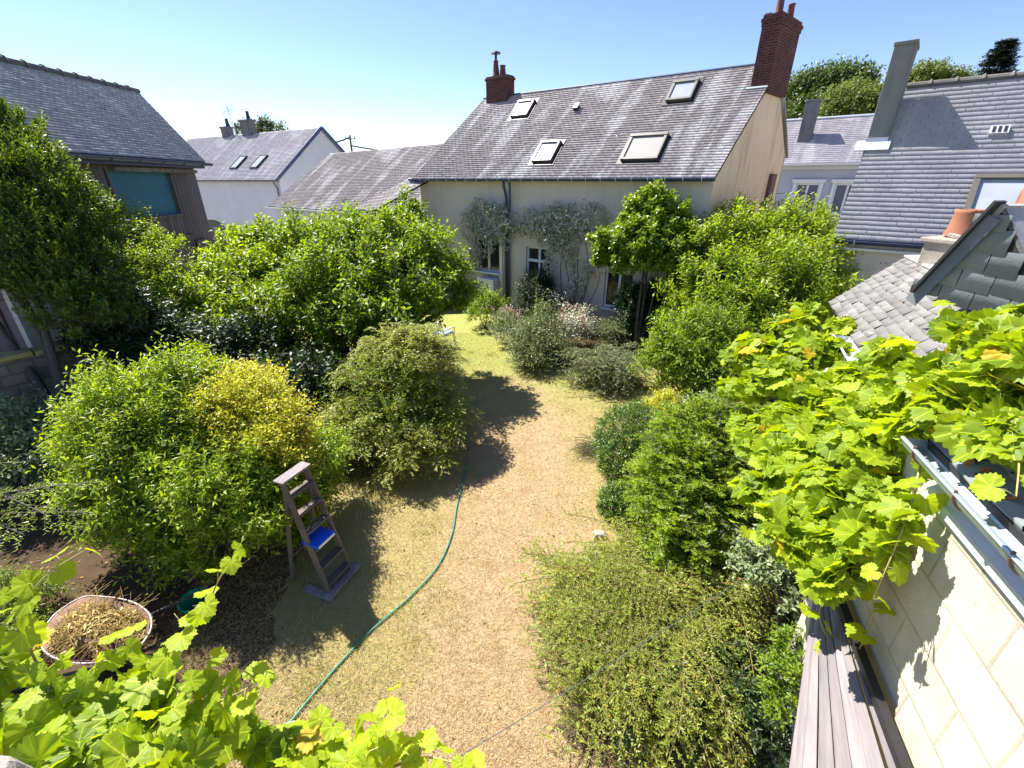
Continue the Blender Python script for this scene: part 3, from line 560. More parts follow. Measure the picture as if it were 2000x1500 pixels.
mb = MB(); mb.tube([(0, 0, 0), (-.15, 0, 2.0)], .025, 6); mb.build('mast', M['zinc'], an); mb = MB(); mb.tube([(-.3, -.5, 1.5), (-.05, .6, 1.9)], .015, 5)
for i in range(6): p_ = np.array([-.3, -.5, 1.5]) + np.array([.25, 1.1, .4]) * i / 5; mb.tube([p_ - Z * .3, p_ + Z * .3], .012, 4)
mb.build('elements', M['zinc'], an)
# ================================================================== LEFT TIMBER SHED
P0 = at(399, 318, 17.2 / ray(399, 318)[1]); nx = az(-96); d6 = az(-6)
sh = empty('timber_barn', (P0[0], P0[1], 0), R(6), label='tall weathered timber barn at the left with a slate roof and a teal covered opening', cat='barn')
ez = P0[2]
# local: +x outwards (towards garden), -y towards camera ; front wall plane x=-.35
opn_ = [(-3.55, -1.05, ez - 1.75, ez - .42)]
for (ya, yb, za, zb) in [(-8.4, -4.3, 0, ez), (-4.3, -1.6, 0, ez - 1.55), (-4.3, -1.6, ez - .3, ez), (-1.6, .0, 0, ez)]:
    mb.poly([(-.4, ya, za), (-.4, yb, za), (-.4, yb, zb), (-.4, ya, zb)])
mb.poly([(-.4, 0, 0), (-5.8, 0, 0), (-5.8, 0, ez), (-3.1, 0, ez + 2.5), (-.4, 0, ez)]); mb.poly([(-5.8, -8.4, 0), (-.4, -8.4, 0), (-.4, -8.4, ez), (-3.1, -8.4, ez + 2.4), (-5.8, -8.4, ez)])
mb.build('wall', M['barn_wood'], sh)
mb = MB(); mb.box((-.46, -2.95, ez - .92), (.03, 2.7, 1.26)); mb.build('window_cover', M['teal'], sh)
mb = MB(); mb.box((-.38, -2.95, ez - 1.59), (.10, 2.9, .08)); mb.box((-.38, -4.35, ez - .95), (.08, .1, 1.3)); mb.box((-.38, -1.55, ez - .95), (.08, .1, 1.3)); mb.build('window_frame', M['barn_wood'], sh)
mb = MB(); mb.box((-.36, -2.0, ez - 2.25), (.05, 1.5, .05)); mb.box((-.36, -.9, ez - 2.9), (.04, .6, .9)); mb.build('plank_trim', M['barn_wood'], sh)
nrx = unit(-(-np.cross(d6, Z)) * 0 + np.array([math.cos(R(6)), math.sin(R(6)), 0]) * math.sin(R(42)) + Z * math.cos(R(42)))
rE = loc_of(sh, pl(270, 180, P0, nrx)); rN = loc_of(sh, pl(0, 118, P0, nrx)); rN = rE + (rN - rE) * (8.6 + rE[1]) / (rE[1] - rN[1]); print('barn', rE, rN)
rr, rn_ = slates('roof', [(.0, -8.4, ez + .04), (.0, .1, ez + .04), rE, rN], .2, .11, M['slate_left'], sh, 21, .012, 1.4)
MB().slab([rE, (-5.9, rE[1], ez - .1), (-5.9, -8.4, ez - .1), rN][::-1], .08).build('rear_roof', M['slate_left'], sh)
for i in range(15):
    rd_ = unit(rN - rE); p_ = rE + rd_ * (i * .62) + Z * .03; mb = MB(); mb.tube([p_, p_ + rd_ * .54, p_ + rd_ * .62], [.085, .085, .12], 8); mb.build('ridge_tile', M['ridge'], rr, smooth=False)
gutter('gutter', (.1, -8.4, ez - .02), (.1, .2, ez - .02), .09, M['zinc_dark'], sh, (1, 0, 0), 8, M['zinc_dark'])
MB().box((-.12, -4.2, ez - .1), (.2, 8.4, .16)).build('fascia', M['zinc_dark'], sh); MB().box((-.25, -2.2, ez - .28), (.08, 4, .1)).build('pale_board', M['grey_wood'], sh)
MB().box((-.36, -6.2, 1.45), (.1, 4.4, 2.9)).build('lower_wall', M['wall_white'], sh)
# satellite dish on its post
dq = at(415, 452, 17.0); ds = empty('satellite_dish', (dq[0], dq[1], 0), 0, label='round grey satellite dish standing at the corner of the timber barn', cat='satellite dish')
mb = MB(); ax = unit(np.array([.35, -1, .35])); a1 = unit(np.cross(ax, Z)); b1 = np.cross(a1, ax); cc = np.array([0, 0, dq[2]]); vs = []; RR = 7
for i in range(RR):
    r_ = .46 * i / (RR - 1)
    for j in range(20): th = j * math.pi / 10; vs.append(cc + a1 * r_ * math.cos(th) + b1 * r_ * math.sin(th) - ax * (.12 - .55 * r_ * r_))
fs = [(i * 20 + j, i * 20 + (j + 1) % 20, (i + 1) * 20 + (j + 1) % 20, (i + 1) * 20 + j) for i in range(RR - 1) for j in range(20)]
mb.add(vs, fs); mb.build('dish', M['dish'], ds, smooth=True).modifiers.new('t', 'SOLIDIFY').thickness = .02
MB().tube([cc * 0, cc - Z * .1 - ax * .15], .04, 8).build('post', M['black_metal'], ds)
mb = MB(); mb.tube([cc - b1 * .45, cc + ax * .45 - b1 * .1], .014, 6); mb.box(cc + ax * .46 - b1 * .08, (.08, .1, .08)); mb.build('feed_arm', M['black_metal'], ds)
# ================================================================== RIGHT WING HOUSE
WA = -49.7; ew = az(WA); nw = az(WA + 90); Pw = C0 + ray(1625, 465) * (11 / ray(1625, 465)[1])
wh = empty('slate_roofed_house', (Pw[0], Pw[1], 0), math.atan2((-ew)[1], (-ew)[0]), label='house at the right with a smooth blue grey slate roof and a tall grey chimney', cat='house')
lw = lambda p: loc_of(wh, p); zE = Pw[2]; s50 = R(50); rnw = -nw * math.sin(s50) + Z * math.cos(s50)
upl = np.array([0, math.cos(s50), math.sin(s50)]); nl_ = np.array([0, -math.sin(s50), math.cos(s50)])
RL = lw(pl(1762, 176, Pw, rnw)); RL = np.array([0, 0, zE]) + upl * 4.35
wr_, _ = slates('roof', [(0, 0, zE), (9.5, 0, zE), np.array([9.5, 0, zE]) + upl * 4.35, RL], .24, .125, M['slate_blue'], wh, 31, .005, .5)
MB().slab([RL, RL + np.array([9.5, 0, 0]), (9.5, 5.8, zE), (0, 5.8, zE)], .08).build('rear_roof', M['slate_blue'], wh)
mb = MB(); mb.poly([(.12, .2, 0), (9.5, .2, 0), (9.5, .2, zE), (.12, .2, zE)]); mb.poly([(.12, 5.6, 0), (.12, .2, 0), (.12, .2, zE), RL + np.array([.12, 0, -.15]), (.12, 5.6, zE)]); mb.build('wall', M['wall_main'], wh)
gutter('gutter', (-.1, -.1, zE - .02), (9.5, -.1, zE - .02), .08, M['zinc_dark'], wh, (0, -1, 0), 6, M['zinc_light'])
MB().box((2.5, .12, zE - .22), (5.5, .12, .06)).build('cornice', M['zinc_light'], wh)
for i in range(20): mb = MB(); x = .35 + i * .46; mb.tube([(x, RL[1], RL[2] + .02), (x + .40, RL[1], RL[2] + .02), (x + .46, RL[1], RL[2] + .03)], [.07, .07, .10], 8); mb.build('ridge_tile', M['ridge'], wr_)
b0 = lw(pl(1690, 283, Pw, rnw)); b1_ = lw(pl(1730, 281, Pw, rnw)); wd = b1_[0] - b0[0]; M['chim_render'] = render_wall('grey chimney render', (.20, .21, .19), (.27, .28, .25), (.11, .11, .10), .5, 1.5)
mb = MB(); cx = (b0[0] + b1_[0]) / 2; cy = b0[1] + .42; mb.box((cx, cy, b0[2] + .75), (wd, .85, 2.6)); mb.box((cx, cy, b0[2] + 2.02), (wd + .04, .92, .07)); wc = mb.build('chimney', M['chim_render'], wr_, bevel=.01, label='tall grey rendered chimney')
mb = MB(); mb.box((cx - .05, cy - .50, b0[2] - .02), (wd + .28, .28, .02), ((1, 0, 0), upl, nl_)); mb.box((cx, cy - .435, b0[2] + .06), (wd + .03, .02, .18)); mb.build('flashing', M['zinc_light'], wc)
pv = lw(pl(1950, 258, Pw, rnw)); mb = MB(); mb.box(pv + nl_ * .04, (.3, .2, .09), ((1, 0, 0), upl, nl_)); vt = mb.build('roof_vent', M['zinc_light'], wh)
mb = MB(); [mb.box(pv + nl_ * .088 + np.array([dx, 0, 0]), (.05, .15, .012), ((1, 0, 0), upl, nl_)) for dx in (-.09, 0, .09)]; mb.build('slots', M['black_metal'], vt)
pA, pB, pC = [lw(pl(u, v, Pw, rnw)) for u, v in ((1882, 455), (1990, 455), (1898, 352))]; mb = MB(); Wd = 1.35; cB = (pA + pC) / 2 + np.array([Wd / 2, 0, 0]); hh = np.linalg.norm(pC - pA)
for s_ in (-1, 1): mb.box(cB + np.array([s_ * Wd / 2, 0, 0]) + nl_ * .06, (.1, hh, .13), ((1, 0, 0), upl, nl_)); mb.box(cB + upl * s_ * hh / 2 + nl_ * .065, (Wd + .1, .1, .14), ((1, 0, 0), upl, nl_))
f_ = mb.build('skylight', M['beige_metal'], wh); MB().box(cB + nl_ * .06, (Wd - .1, hh - .1, .02), ((1, 0, 0), upl, nl_)).build('pane', M['sky_glass'], f_)
# ================================================================== FAR HOUSE RIGHT
Pf = C0 + ray(1530, 322) * (26.85 / ray(1530, 322)[1]); fh = empty('grey_house', (Pf[0], Pf[1], 0), hs.rotation_euler.z, label='grey blue rendered house with white framed windows seen past the ochre gable', cat='house')
zf = Pf[2]; mb = MB(); lf = lambda u, v: loc_of(fh, pl(u, v, Pf, nb))
w1a, w1b = lf(1556, 358), lf(1590, 416); w2a = lf(1634, 355); ops = [(w1a[0], w1a[0] + 1.1, w1b[2], w1a[2]), (w2a[0], w2a[0] + 1.1, w1b[2], w1a[2])]
wall_open(mb, -4, 12, 0, zf, ops, depth=.15); mb.build('wall', M['wall_grey'], fh)
for o_ in ops:
    f_ = window(fh, *o_, y=.1, fr=.08); c_, s_ = (o_[0] + o_[1]) / 2, (o_[2] + o_[3]) / 2
    mb = MB(); mb.box((o_[0] - .07, -.03, s_), (.14, .08, o_[3] - o_[2])); mb.box((o_[1] + .07, -.03, s_), (.14, .08, o_[3] - o_[2])); mb.box((c_, -.05, o_[3] + .12), (1.55, .14, .14)); mb.box((c_, -.03, o_[3] + .03), (1.38, .08, .05)); mb.build('window_surround', M['white'], fh)
    MB().box((c_, .112, s_), (.9, .006, o_[3] - o_[2] - .16)).build('curtain', M['curtain'], f_)
MB().box((4, -.04, w1b[2] - .22), (16, .1, .14)).build('string_course', M['wall_white'], fh)
fr_, fn = slates('roof', [(-4, -.35, zf + .05), (12, -.35, zf + .05), (12, 2.75, zf + 2.35), (-4, 2.75, zf + 2.35)], .3, .16, M['slate_far'], fh, 41, .006)
MB().slab([(-4, 2.75, zf + 2.33), (12, 2.75, zf + 2.33), (12, 6, zf), (-4, 6, zf)], .08).build('rear_roof', M['slate_far'], fh)
MB().tube([(-4, 2.75, zf + 2.38), (12, 2.75, zf + 2.38)], .07, 6).build('ridge_strip', M['zinc_light'], fr_)
gutter('gutter', (-4, -.42, zf + .02), (12, -.42, zf + .02), .09, M['zinc_light'], fh, (0, -1, 0), 4, M['zinc_light']); MB().box((4, -.1, zf - .15), (16, .16, .2)).build('cornice', M['wall_white'], fh)
cq = loc_of(fh, pl(1568, 280, np.array(WM((0, 0, 0))) * 0 + np.array([Pf[0], Pf[1], zf]) + nb * -.35, unit(-nb * 2.3 + Z * 3.1)))
mb = MB(); mb.box((cq[0], cq[1] + .3, cq[2] + .85), (.62, .6, 2.3)); mb.box((cq[0], cq[1] + .3, cq[2] + 2.0), (.7, .68, .1)); mb.build('chimney', M['chim_grey'], fr_, bevel=.01)
# ================================================================== LEAN-TO OUTBUILDING (right, mid)
E1 = gz(1705, 722, 3.3); E2 = gz(1622, 596, 3.3); dl = unit(E2 - E1); nlv = unit(np.cross(dl, Z)); nlv = nlv if nlv[0] > 0 else -nlv; nlv = unit(nlv); s30 = R(31); rnl = unit(-nlv * math.sin(s30) + Z * math.cos(s30))
lo = empty('slate_lean_to', (E1[0], E1[1], 0), 0, label='low outbuilding at the right with rough worn slates behind the vine', cat='shed')
l3 = lambda p: np.asarray(p) - np.array([E1[0], E1[1], 0]); A_ = E1 - dl * 1.2; B_ = E2 + dl * .15; Rb = pl(1768, 503, E1, rnl); Ra = Rb - dl * np.linalg.norm(B_ - A_)
lr, _ = slates('roof', [l3(B_), l3(A_), l3(Ra), l3(Rb)], .22, .12, M['slate_lean'], lo, 51, .013, 1.8)
mb = MB(); down = lambda p: np.array([p[0], p[1], 0]); I = nlv * .15
for a, b_ in ((A_ + I, B_ + I), (B_ + I, Rb)): mb.poly([l3(down(a)), l3(down(b_)), l3(b_ - Z * .06), l3(a - Z * .06)])
mb.build('wall', M['wall_own'], lo)
mb = MB(); rv = unit(Rb - Rb + dl); mb.slab([l3(Rb + rnl * .035 + dl * .02), l3(Rb + rnl * .035 - dl * 2.6), l3(Rb + rnl * .035 - dl * 2.6 + nlv * .22 + Z * .02), l3(Rb + rnl * .035 + nlv * .22 + Z * .02)], .02); mb.build('flashing', M['zinc_light'], lo)
gutter('gutter', l3(A_ - nlv * .05 - Z * .01), l3(gz(1655, 655, 3.3) - nlv * .05 - Z * .01), .075, M['zinc_light'], lo, -nlv, 2, M['zinc'])
# ================================================================== SLATE CLAD DORMER GABLE
gA = C0 + ray(1797, 566) * (4.0 / ray(1797, 566)[1]); gdir = unit(np.array([.21, -1., 0])); gP = lambda u, v: pl(u, v, gA, unit(np.cross(gdir, Z)))
dm = empty('slate_hung_gable', (gA[0], gA[1], 0), 0, label='small gable hung with big grey slates at the right edge, under two terracotta pots', cat='building')
ld = lambda p: np.asarray(p) - np.array([gA[0], gA[1], 0])
a0, ap, = gP(1797, 566), gP(1962, 398); a2 = a0 + gdir * np.linalg.norm((ap - a0)[:2]) * 2.65; 
lowl, lowr = gP(1805, 575), gP(2010, 645); gn = unit(np.cross(gdir, Z)); gn = gn if gn[0] < 0 else -gn
mb = MB(); mb.poly([ld(a0), ld(lowr), ld(lowr + gdir * .25), ld(a2), ld(ap)]); mb.build('gable_backing', M['deck'], dm)
# courses of hung slates
V = []; Fc = []; U = []; TT = []; hgt = ap[2] - lowr[2]; half = np.linalg.norm((ap - a0)[:2]); rw = .15; row = 0; z0 = lowr[2] - .10
while z0 < ap[2]:
    z1 = z0 + rw * 1.15; x = -.2 + (row % 2) * .13
    while x < 2.65 * half + .25:
        wv = .25 + rng.normal(0, .015); xm = x + wv / 2; s_ = xm; top = min(a0[2] + (ap[2] - a0[2]) * xm / half, ap[2] - 1.275 * (xm - half)) - .02; bot = lowr[2] + (a0[2] - lowr[2]) * max(-.4, 1 - xm / np.linalg.norm((lowr - a0)[:2])) - .02
        zz1 = min(z1, top); zb = max(z0 + rng.normal(0, .008), bot)
        if zz1 - zb > .04 and s_ > -.05:
            n0 = len(V); p = lambda xx, zz, o_: ld(np.array([*(a0 + gdir * xx)[:2], zz]) + gn * o_)
            tl_ = rng.normal(0, .005); V += [p(x, zb + tl_, .022), p(x + wv - .006, zb - tl_, .021), p(x + wv - .008, zz1, .012), p(x, zz1, .012), p(x, zb + tl_, .012), p(x + wv - .008, zb - tl_, .012)]
            Fc += [(n0, n0 + 1, n0 + 2, n0 + 3), (n0 + 4, n0 + 5, n0 + 1, n0)]; U += [(x, zb), (x + wv, zb), (x + wv, zz1), (x, zz1), (x, zb), (x + wv, zb)]; TT += [rng.random()] * 6
        x += wv
    z0 += rw; row += 1
raw_mesh('hung_slates', np.array(V), np.array(Fc), M['slate_clad'], dm, np.array(TT), np.array(U))
mb = MB(); mb.bar(ld(a0 + gn * .05 - Z * .015), ld(ap + gn * .05 + Z * .02), .11, .022, gn); mb.build('verge_slates', M['deck'], dm)
mb = MB(); 
for i in range(7):
    pa = a0 + (ap - a0) * (i / 7.); pb = a0 + (ap - a0) * ((i + 1.05) / 7.); mb.bar(ld(pa + gn * .06 - Z * .11), ld(pb + gn * .055 - Z * .10), .012, .11, gn)
mb.build('verge_course', M['slate_clad'], dm)
back = -gn * 3.5
mb = MB(); mb.slab([ld(a0 + gn * .03), ld(a0 + back), ld(ap + back), ld(ap + gn * .03)], -.03); mb.slab([ld(ap), ld(ap + back), ld(a2 + back), ld(a2)], -.03); mb.build('roof', M['slate_left'], dm)
mb = MB(); bb = lowr + gdir * 1.2
mb.poly([ld(down(a0 - gn * .9)), ld(down(bb - gn * .9)), ld(bb - gn * .9), ld(a0 - gn * .9)]); mb.poly([ld(a0 - gn * .01), ld(a0 - gn * .9), ld(bb - gn * .9), ld(bb - gn * .01)]); mb.build('wall', M['deck'], dm)  # wall coloured near-black to stand in for the shade below the gable
# stacks and pots
def stack(u, v, w_, dims, label, potspec, elbow=False):
    c_ = at(u, v, w_); s_ = empty('chimney_stack', (c_[0], c_[1], c_[2] - 1.0), R(20), label=label, cat='chimney'); mb = MB(); mb.box((0, 0, .62), (dims[0], dims[1], .62))
    mb.box((0, 0, .95), (dims[0] * 1.2, dims[1] * 1.2, .06)); 
    for i in range(9): mb.box((rng.normal(0, dims[0] * .3), rng.normal(0, dims[1] * .3), 1.0), (.12, .1, .06), (unit((1, rng.normal(0, .5), 0)), unit((0, 1, .2)), (0, 0, 1)))
    mb.build('shaft', M['stone'], s_, bevel=.015); return s_, c_
s1, c1_ = stack(1868, 462, 5.3, (.36, .42), 'crumbling stone chimney stack with a round terracotta pot behind the slate hung gable', None)
dd_ = at(1905, 422, 5.3) - c1_; dl1 = np.array([dd_[0] * math.cos(R(20)) + dd_[1] * math.sin(R(20)), -dd_[0] * math.sin(R(20)) + dd_[1] * math.cos(R(20)), 0])
MB().lathe((dl1[0] * .6, dl1[1] * .6, 1.0), [(.19, 0), (.17, .08), (.155, .26), (.165, .30), (.14, .30), (.12, .05)], 22).build('chimney_pot', M['terracotta'], s1, smooth=True)
s2, c2_ = stack(2006, 440, 3.85, (.22, .3), 'pale stone stack carrying an elbow shaped terracotta pipe at the right edge', None)
mb = MB(); th = np.linspace(math.pi, 0, 12); pts = [np.array([-.10 + .12 * math.cos(a), .06 * math.cos(a), 1.12 + .16 * math.sin(a)]) for a in th]; pts = [pts[0] - Z * .18] + pts + [pts[-1] - Z * .12]
mb.tube(pts, .085, 16); mb.build('pipe_elbow', M['terracotta'], s2, smooth=True)
mb = MB(); mb.lathe((-.22, -.06, .9), [(.12, 0), (.13, .1), (.10, .22)], 12); mb.build('mortar_collar', M['stone'], s2, smooth=True)
# ================================================================== OWN BUILDING (right foreground)
gq = az(17.5); w0 = gz(1812, 874, 3.56); ow = empty('stone_outbuilding', (w0[0], w0[1], 0), 0, label='cream limestone block building in the right foreground with a zinc gutter', cat='building')
lo_ = lambda p: np.asarray(p) - np.array([w0[0], w0[1], 0]); out = az(17.5 - 90); g0 = w0 + gq * .08; g1 = w0 - gq * 3.2
wp0, wp1 = g0 - out * .13 - Z * .12, g1 - out * .13 - Z * .12
wn4 = out; VL = float((pl(1585, 1150, wp0, out) - wp0) @ gq)
mb = MB(); mb.poly([lo_(down(wp1)), lo_(down(wp0 + gq * VL)), lo_(wp0 + gq * VL), lo_(wp1)]); 
own_wall = mb.build('wall', M['wall_own'], ow)
zc = MB(); A0, A1 = wp0 - gq * .05, wp1
zc.slab([lo_(A1 + out * .0 - Z * .10), lo_(A0 + out * .0 - Z * .10), lo_(A0 + out * .035 - Z * .13), lo_(A1 + out * .035 - Z * .13)], .012); zc.slab([lo_(A1 + out * .037 - Z * .13), lo_(A0 + out * .037 - Z * .13), lo_(A0 + out * .041 - Z * .18), lo_(A1 + out * .041 - Z * .18)], .01)
zc.build('zinc_apron', M['zinc_light'], ow)
gutter('gutter', lo_(g0), lo_(g1), .076, M['zinc'], ow, out, 9, M['rust'], br=.007)
up35 = unit(-out * math.cos(R(18)) + Z * math.sin(R(18)))
slates('roof', [lo_(g0 + Z * .01 - out * .03), lo_(g1 + Z * .01 - out * .03), lo_(g1 + up35 * .9), lo_(g0 + up35 * .9)], .22, .13, M['slate_clad'], ow, 61, .012, 1.5)
mb = MB()
for i in range(120):
    s_ = rng.random(); p = g0 + (g1 - g0) * (s_ * .6) - out * (.04 + .10 * rng.random()) + Z * .05 * rng.random(); mb.box(lo_(p), (.03 * rng.random() + .01, .02, .012), (unit(rng.normal(size=3)), unit(rng.normal(size=3)), unit(rng.normal(size=3))))
M['moss'] = plain('orange moss', (.40, .15, .05), 1, 0, .5, 20, .5); mb.build('gutter_litter', M['moss'], ow, kind='stuff')
# bleached plank panel
n1_ = pl(1748, 1450, wp0 + out * .06, out); f1_ = pl(1632, 1150, wp0 + out * .06, out); n1_ = n1_ + unit(n1_ - f1_) * .5; wn_ = (n1_ - C0) @ FW; wf_ = (f1_ - C0) @ FW
n0, f0 = at(1538, 1515, ((pl(1748, 1450, wp0 + out * .06, out) - C0) @ FW) * 1.06), at(1588, 1165, wf_ * 1.04); dv = unit(f0 - n0); n0 = n0 - dv * .5
pp = empty('plank_panel', (n0[0], n0[1], 0), 0, label='sloping panel of bleached grey planks leaning beside the limestone wall', cat='planks')
lp = lambda p: np.asarray(p) - np.array([n0[0], n0[1], 0]); nrmp = unit(np.cross(n1_ - n0, f0 - n0)); nrmp = nrmp if nrmp[2] > 0 else -nrmp
K = 7
for i in range(K):
    a, b_ = i / K, (i + .975) / K; j = rng.normal(0, .006); pa, pb, pc, pd = n0 + (n1_ - n0) * a, n0 + (n1_ - n0) * b_, f0 + (f1_ - f0) * b_, f0 + (f1_ - f0) * a
    ext = dv * rng.normal(0, .05); qd = [lp(pa - ext + nrmp * j), lp(pb - ext + nrmp * j), lp(pc + nrmp * j), lp(pd + nrmp * j)]
    me_ = MB().slab(qd, .03); o_ = me_.build('plank', M['grey_wood'], pp, bevel=.004)
    uvd = []; L_ = np.linalg.norm(pd - pa); ww = np.linalg.norm(pb - pa)
    # planks carry their own grain direction
    for pol in o_.data.polygons:
        for li in pol.loop_indices:
            co = np.array(o_.data.vertices[o_.data.loops[li].vertex_index].co) + np.array([n0[0], n0[1], 0]); r_ = co - pa; uvd += [i * .13 + .02 + .09 * float(np.clip(r_ @ unit(pb - pa) / ww, 0, 1)), float(r_ @ unit(pd - pa))]
    o_.data.uv_layers[0].data.foreach_set('uv', uvd)
MB().bar(lp(n1_ + nrmp * .03), lp(f1_ + nrmp * .03), .05, .05).build('edge_strip', M['black_metal'], pp)
# grey coping stone at the window, bottom left
s0 = at(10, 1490, 1.15); cs = MB(); pts = np.array([(-.16, -.1, -.2), (.05, -.1, -.2), (.04, .05, -.2), (-.16, .05, -.2), (-.16, -.08, .0), (.03, -.08, -.02), (.0, .02, .0), (-.16, .03, .02)]); cs.hexa([s0 + q_ for q_ in pts])
sto = cs.build('coping_stone', M['stone'], bevel=.03); tag(sto, 'grey stone block at the bottom left corner under the vine', 'stone')
# ================================================================== GARDEN WALL (left)
wa, wb = gz(-260, 760, 1.9), gz(186, 664, 1.9); wdv = unit(np.array([*(wb - wa)[:2], 0])); wb = wb + wdv * 1.2; mid = (wa + wb) / 2; gw = empty('garden_wall', (mid[0], mid[1], 0), math.atan2(wdv[1], wdv[0]), label='old stone garden wall with yellow moss on its coping behind the left bushes', cat='wall')
Lw = np.linalg.norm(wb - wa); MB().box((0, .15, .93), (Lw, .3, 1.86)).build('masonry', M['garden_wall'], gw)
mb = MB(); x = -Lw / 2
while x < Lw / 2: l_ = .35 + .2 * rng.random(); mb.box((x + l_ / 2, .15 + rng.normal(0, .015), 1.9 + rng.normal(0, .012)), (l_ - .02, .42, .09)); x += l_
mb.build('coping', M['stone_moss'], gw, bevel=.02)
# ================================================================== UTILITY POLES, WIRES
def upole(u, v, w_, h, label):
    p = at(u, v, w_); o = empty('utility_pole', (p[0], p[1], 0), label=label, cat='utility pole', group='utility poles on the skyline'); MB().tube([(0, 0, 0), (0, 0, p[2])], [.16, .11], 8).build('pole', M['bark'], o, smooth=True)
    mb = MB(); mb.bar((-.6, 0, p[2] - .35), (.6, 0, p[2] - .35), .09, .09); [mb.tube([(x, 0, p[2] - .3), (x, 0, p[2] - .12)], .05, 6) for x in (-.5, .5)]; mb.build('crossarm', M['black_metal'], o); return p
p1 = upole(683, 264, 48, 0, 'wooden utility pole above the low streaked roof'); p2 = upole(458, 240, 40, 0, 'dark utility post beside the pale house chimneys')
def wire(a, b_, sag, label, r_=.075):
    t_ = np.linspace(0, 1, 16)[:, None]; pts = a + (b_ - a) * t_ - Z * sag * 4 * t_ * (1 - t_); o = MB().tube(pts, r_, 4).build('overhead_wire', M['black_metal']); tag(o, label, 'wire', 'overhead wires')
wire(p2 - Z * .2, p1 - Z * .2, 1.2, 'overhead wire between the two utility poles'); wire(p1 - Z * 1.0 , at(905, 268, 60), 1.0, 'overhead wire running from the right pole behind the long cottage roof'); 
wire(at(640, 298, 46), at(700, 296, 50), .1, 'lower overhead wire beside the right utility pole')
wire(at(1500, 377, 23), at(1640, 374, 24), .05, 'thin wire crossing in front of the grey house windows', .014)
# ================================================================== STEPLADDER, TRAY
bl, br_ = gz(638, 1166), gz(690, 1110); tl_, tr_ = gz(545, 945, 1.62), gz(592, 917, 1.62)
cen = (bl + br_) / 2; wv = unit(br_ - bl); hw_ = .20; tc_ = (tl_ + tr_) / 2; lean = tc_ - cen; lean = lean - wv * (lean @ wv)
ldr = empty('stepladder', (cen[0], cen[1], 0), 0, label='old grey wooden stepladder standing on the lawn edge against the yellow green bush', cat='ladder')
fwv = unit(np.cross(wv, Z)); fwv = fwv if fwv[0] > 0 else -fwv
for s_ in (-1, 1): MB().bar(wv * s_ * hw_ + Z * .02, lean + wv * s_ * hw_ * .86, .03, .085, wv).build('rail', M['ladder_wood'], ldr, bevel=.004)
for i in range(6):
    f_ = (i + .55) / 6.3; c_ = lean * f_; wd_ = 2 * hw_ * (1 - .14 * f_) - .03
    if i == 3: tray_c = c_
    MB().box(c_, (wd_, .13, .022), (wv, unit(fwv + Z * .12), unit(Z - fwv * .12))).build('step', M['ladder_wood'], ldr, bevel=.003)
MB().box(lean + Z * .02 - fwv * .02, (.43, .15, .025), (wv, fwv, Z)).build('top_board', M['grey_wood'], ldr, bevel=.004)
for s_ in (-1, 1): MB().bar(lean * .96 + wv * s_ * .17, -fwv * .6 + wv * s_ * .22 + Z * .01, .03, .05, wv).build('rear_leg', M['ladder_wood'], ldr, bevel=.003)
MB().bar(lean * .28 - fwv * .42 + wv * .2, lean * .28 - fwv * .42 - wv * .2, .05, .02).build('rear_brace', M['ladder_wood'], ldr)
mb = MB(); mb.box(fwv * .04 + Z * .035, (.60, .12, .035), (wv, fwv, Z)); mb.build('foot_board', M['grey_wood'], ldr, bevel=.004)
MB().box(-wv * .25 - fwv * .12 + Z * .02, (.10, .46, .03), (wv, fwv, Z)).build('foot_board', M['grey_wood'], ldr, bevel=.004)
tp = tray_c + cen * np.array([1, 1, 0]); tp = at(622, 1050, np.dot(np.array([cen[0], cen[1], 0]) + tray_c + Z * .05 - C0, FW))
tr = empty('blue_box', (tp[0], tp[1], tp[2] - .05), 0, label='bright blue plastic box lid resting on a middle step of the stepladder', cat='box')
mb = MB(); mb.box((0, 0, .03), (.28, .24, .05), (wv, fwv, Z)); mb.build('base', M['blue_plastic'], tr, bevel=.012)
mb = MB(); mb.box((0, 0, .062), (.30, .26, .016), (wv, fwv, Z)); mb.box(-wv * .05 - fwv * .05 + Z * .075, (.10, .09, .012), (wv, fwv, Z)); mb.build('lid', M['blue_plastic'], tr, bevel=.006)
MB().box(wv * .0 + fwv * .135 + Z * .05, (.26, .012, .035), (wv, fwv, Z)).build('label_strip', M['white'], tr, bevel=.003)
# ================================================================== HOSES
def path(pts, n=90):
    pts = np.array(pts); d = np.r_[0, np.cumsum(np.linalg.norm(np.diff(pts, axis=0), axis=1))]; m_ = len(pts); tt_ = np.linspace(0, d[-1], n); out = np.zeros((n, 3))
    tg = np.gradient(pts, d, axis=0); j = np.clip(np.searchsorted(d, tt_, side='right') - 1, 0, m_ - 2); h = (d[j + 1] - d[j])[:, None]; s_ = ((tt_ - d[j])[:, None]) / h
    return (2 * s_**3 - 3 * s_**2 + 1) * pts[j] + (s_**3 - 2 * s_**2 + s_) * h * tg[j] + (-2 * s_**3 + 3 * s_**2) * pts[j + 1] + (s_**3 - s_**2) * h * tg[j + 1]
hp = path([gz(u, v, .018) for u, v in ((520, 1462), (545, 1436), (575, 1400), (640, 1322), (720, 1236), (800, 1166), (852, 1110), (882, 1045), (892, 990), (908, 925), (917, 870), (921, 815), (935, 780))], 140)
MB().tube(hp, .0105, 8).build('garden_hose', M['hose'], smooth=True, label='green garden hose winding across the dry lawn', cat='hose')
hp = path([gz(548, 1420, .05), gz(560, 1414, .09), gz(577, 1410, .10), gz(592, 1414, .09), gz(604, 1424, .05), gz(600, 1470, .02), gz(540, 1480, .02), gz(515, 1440, .02), gz(548, 1420, .05)], 60)
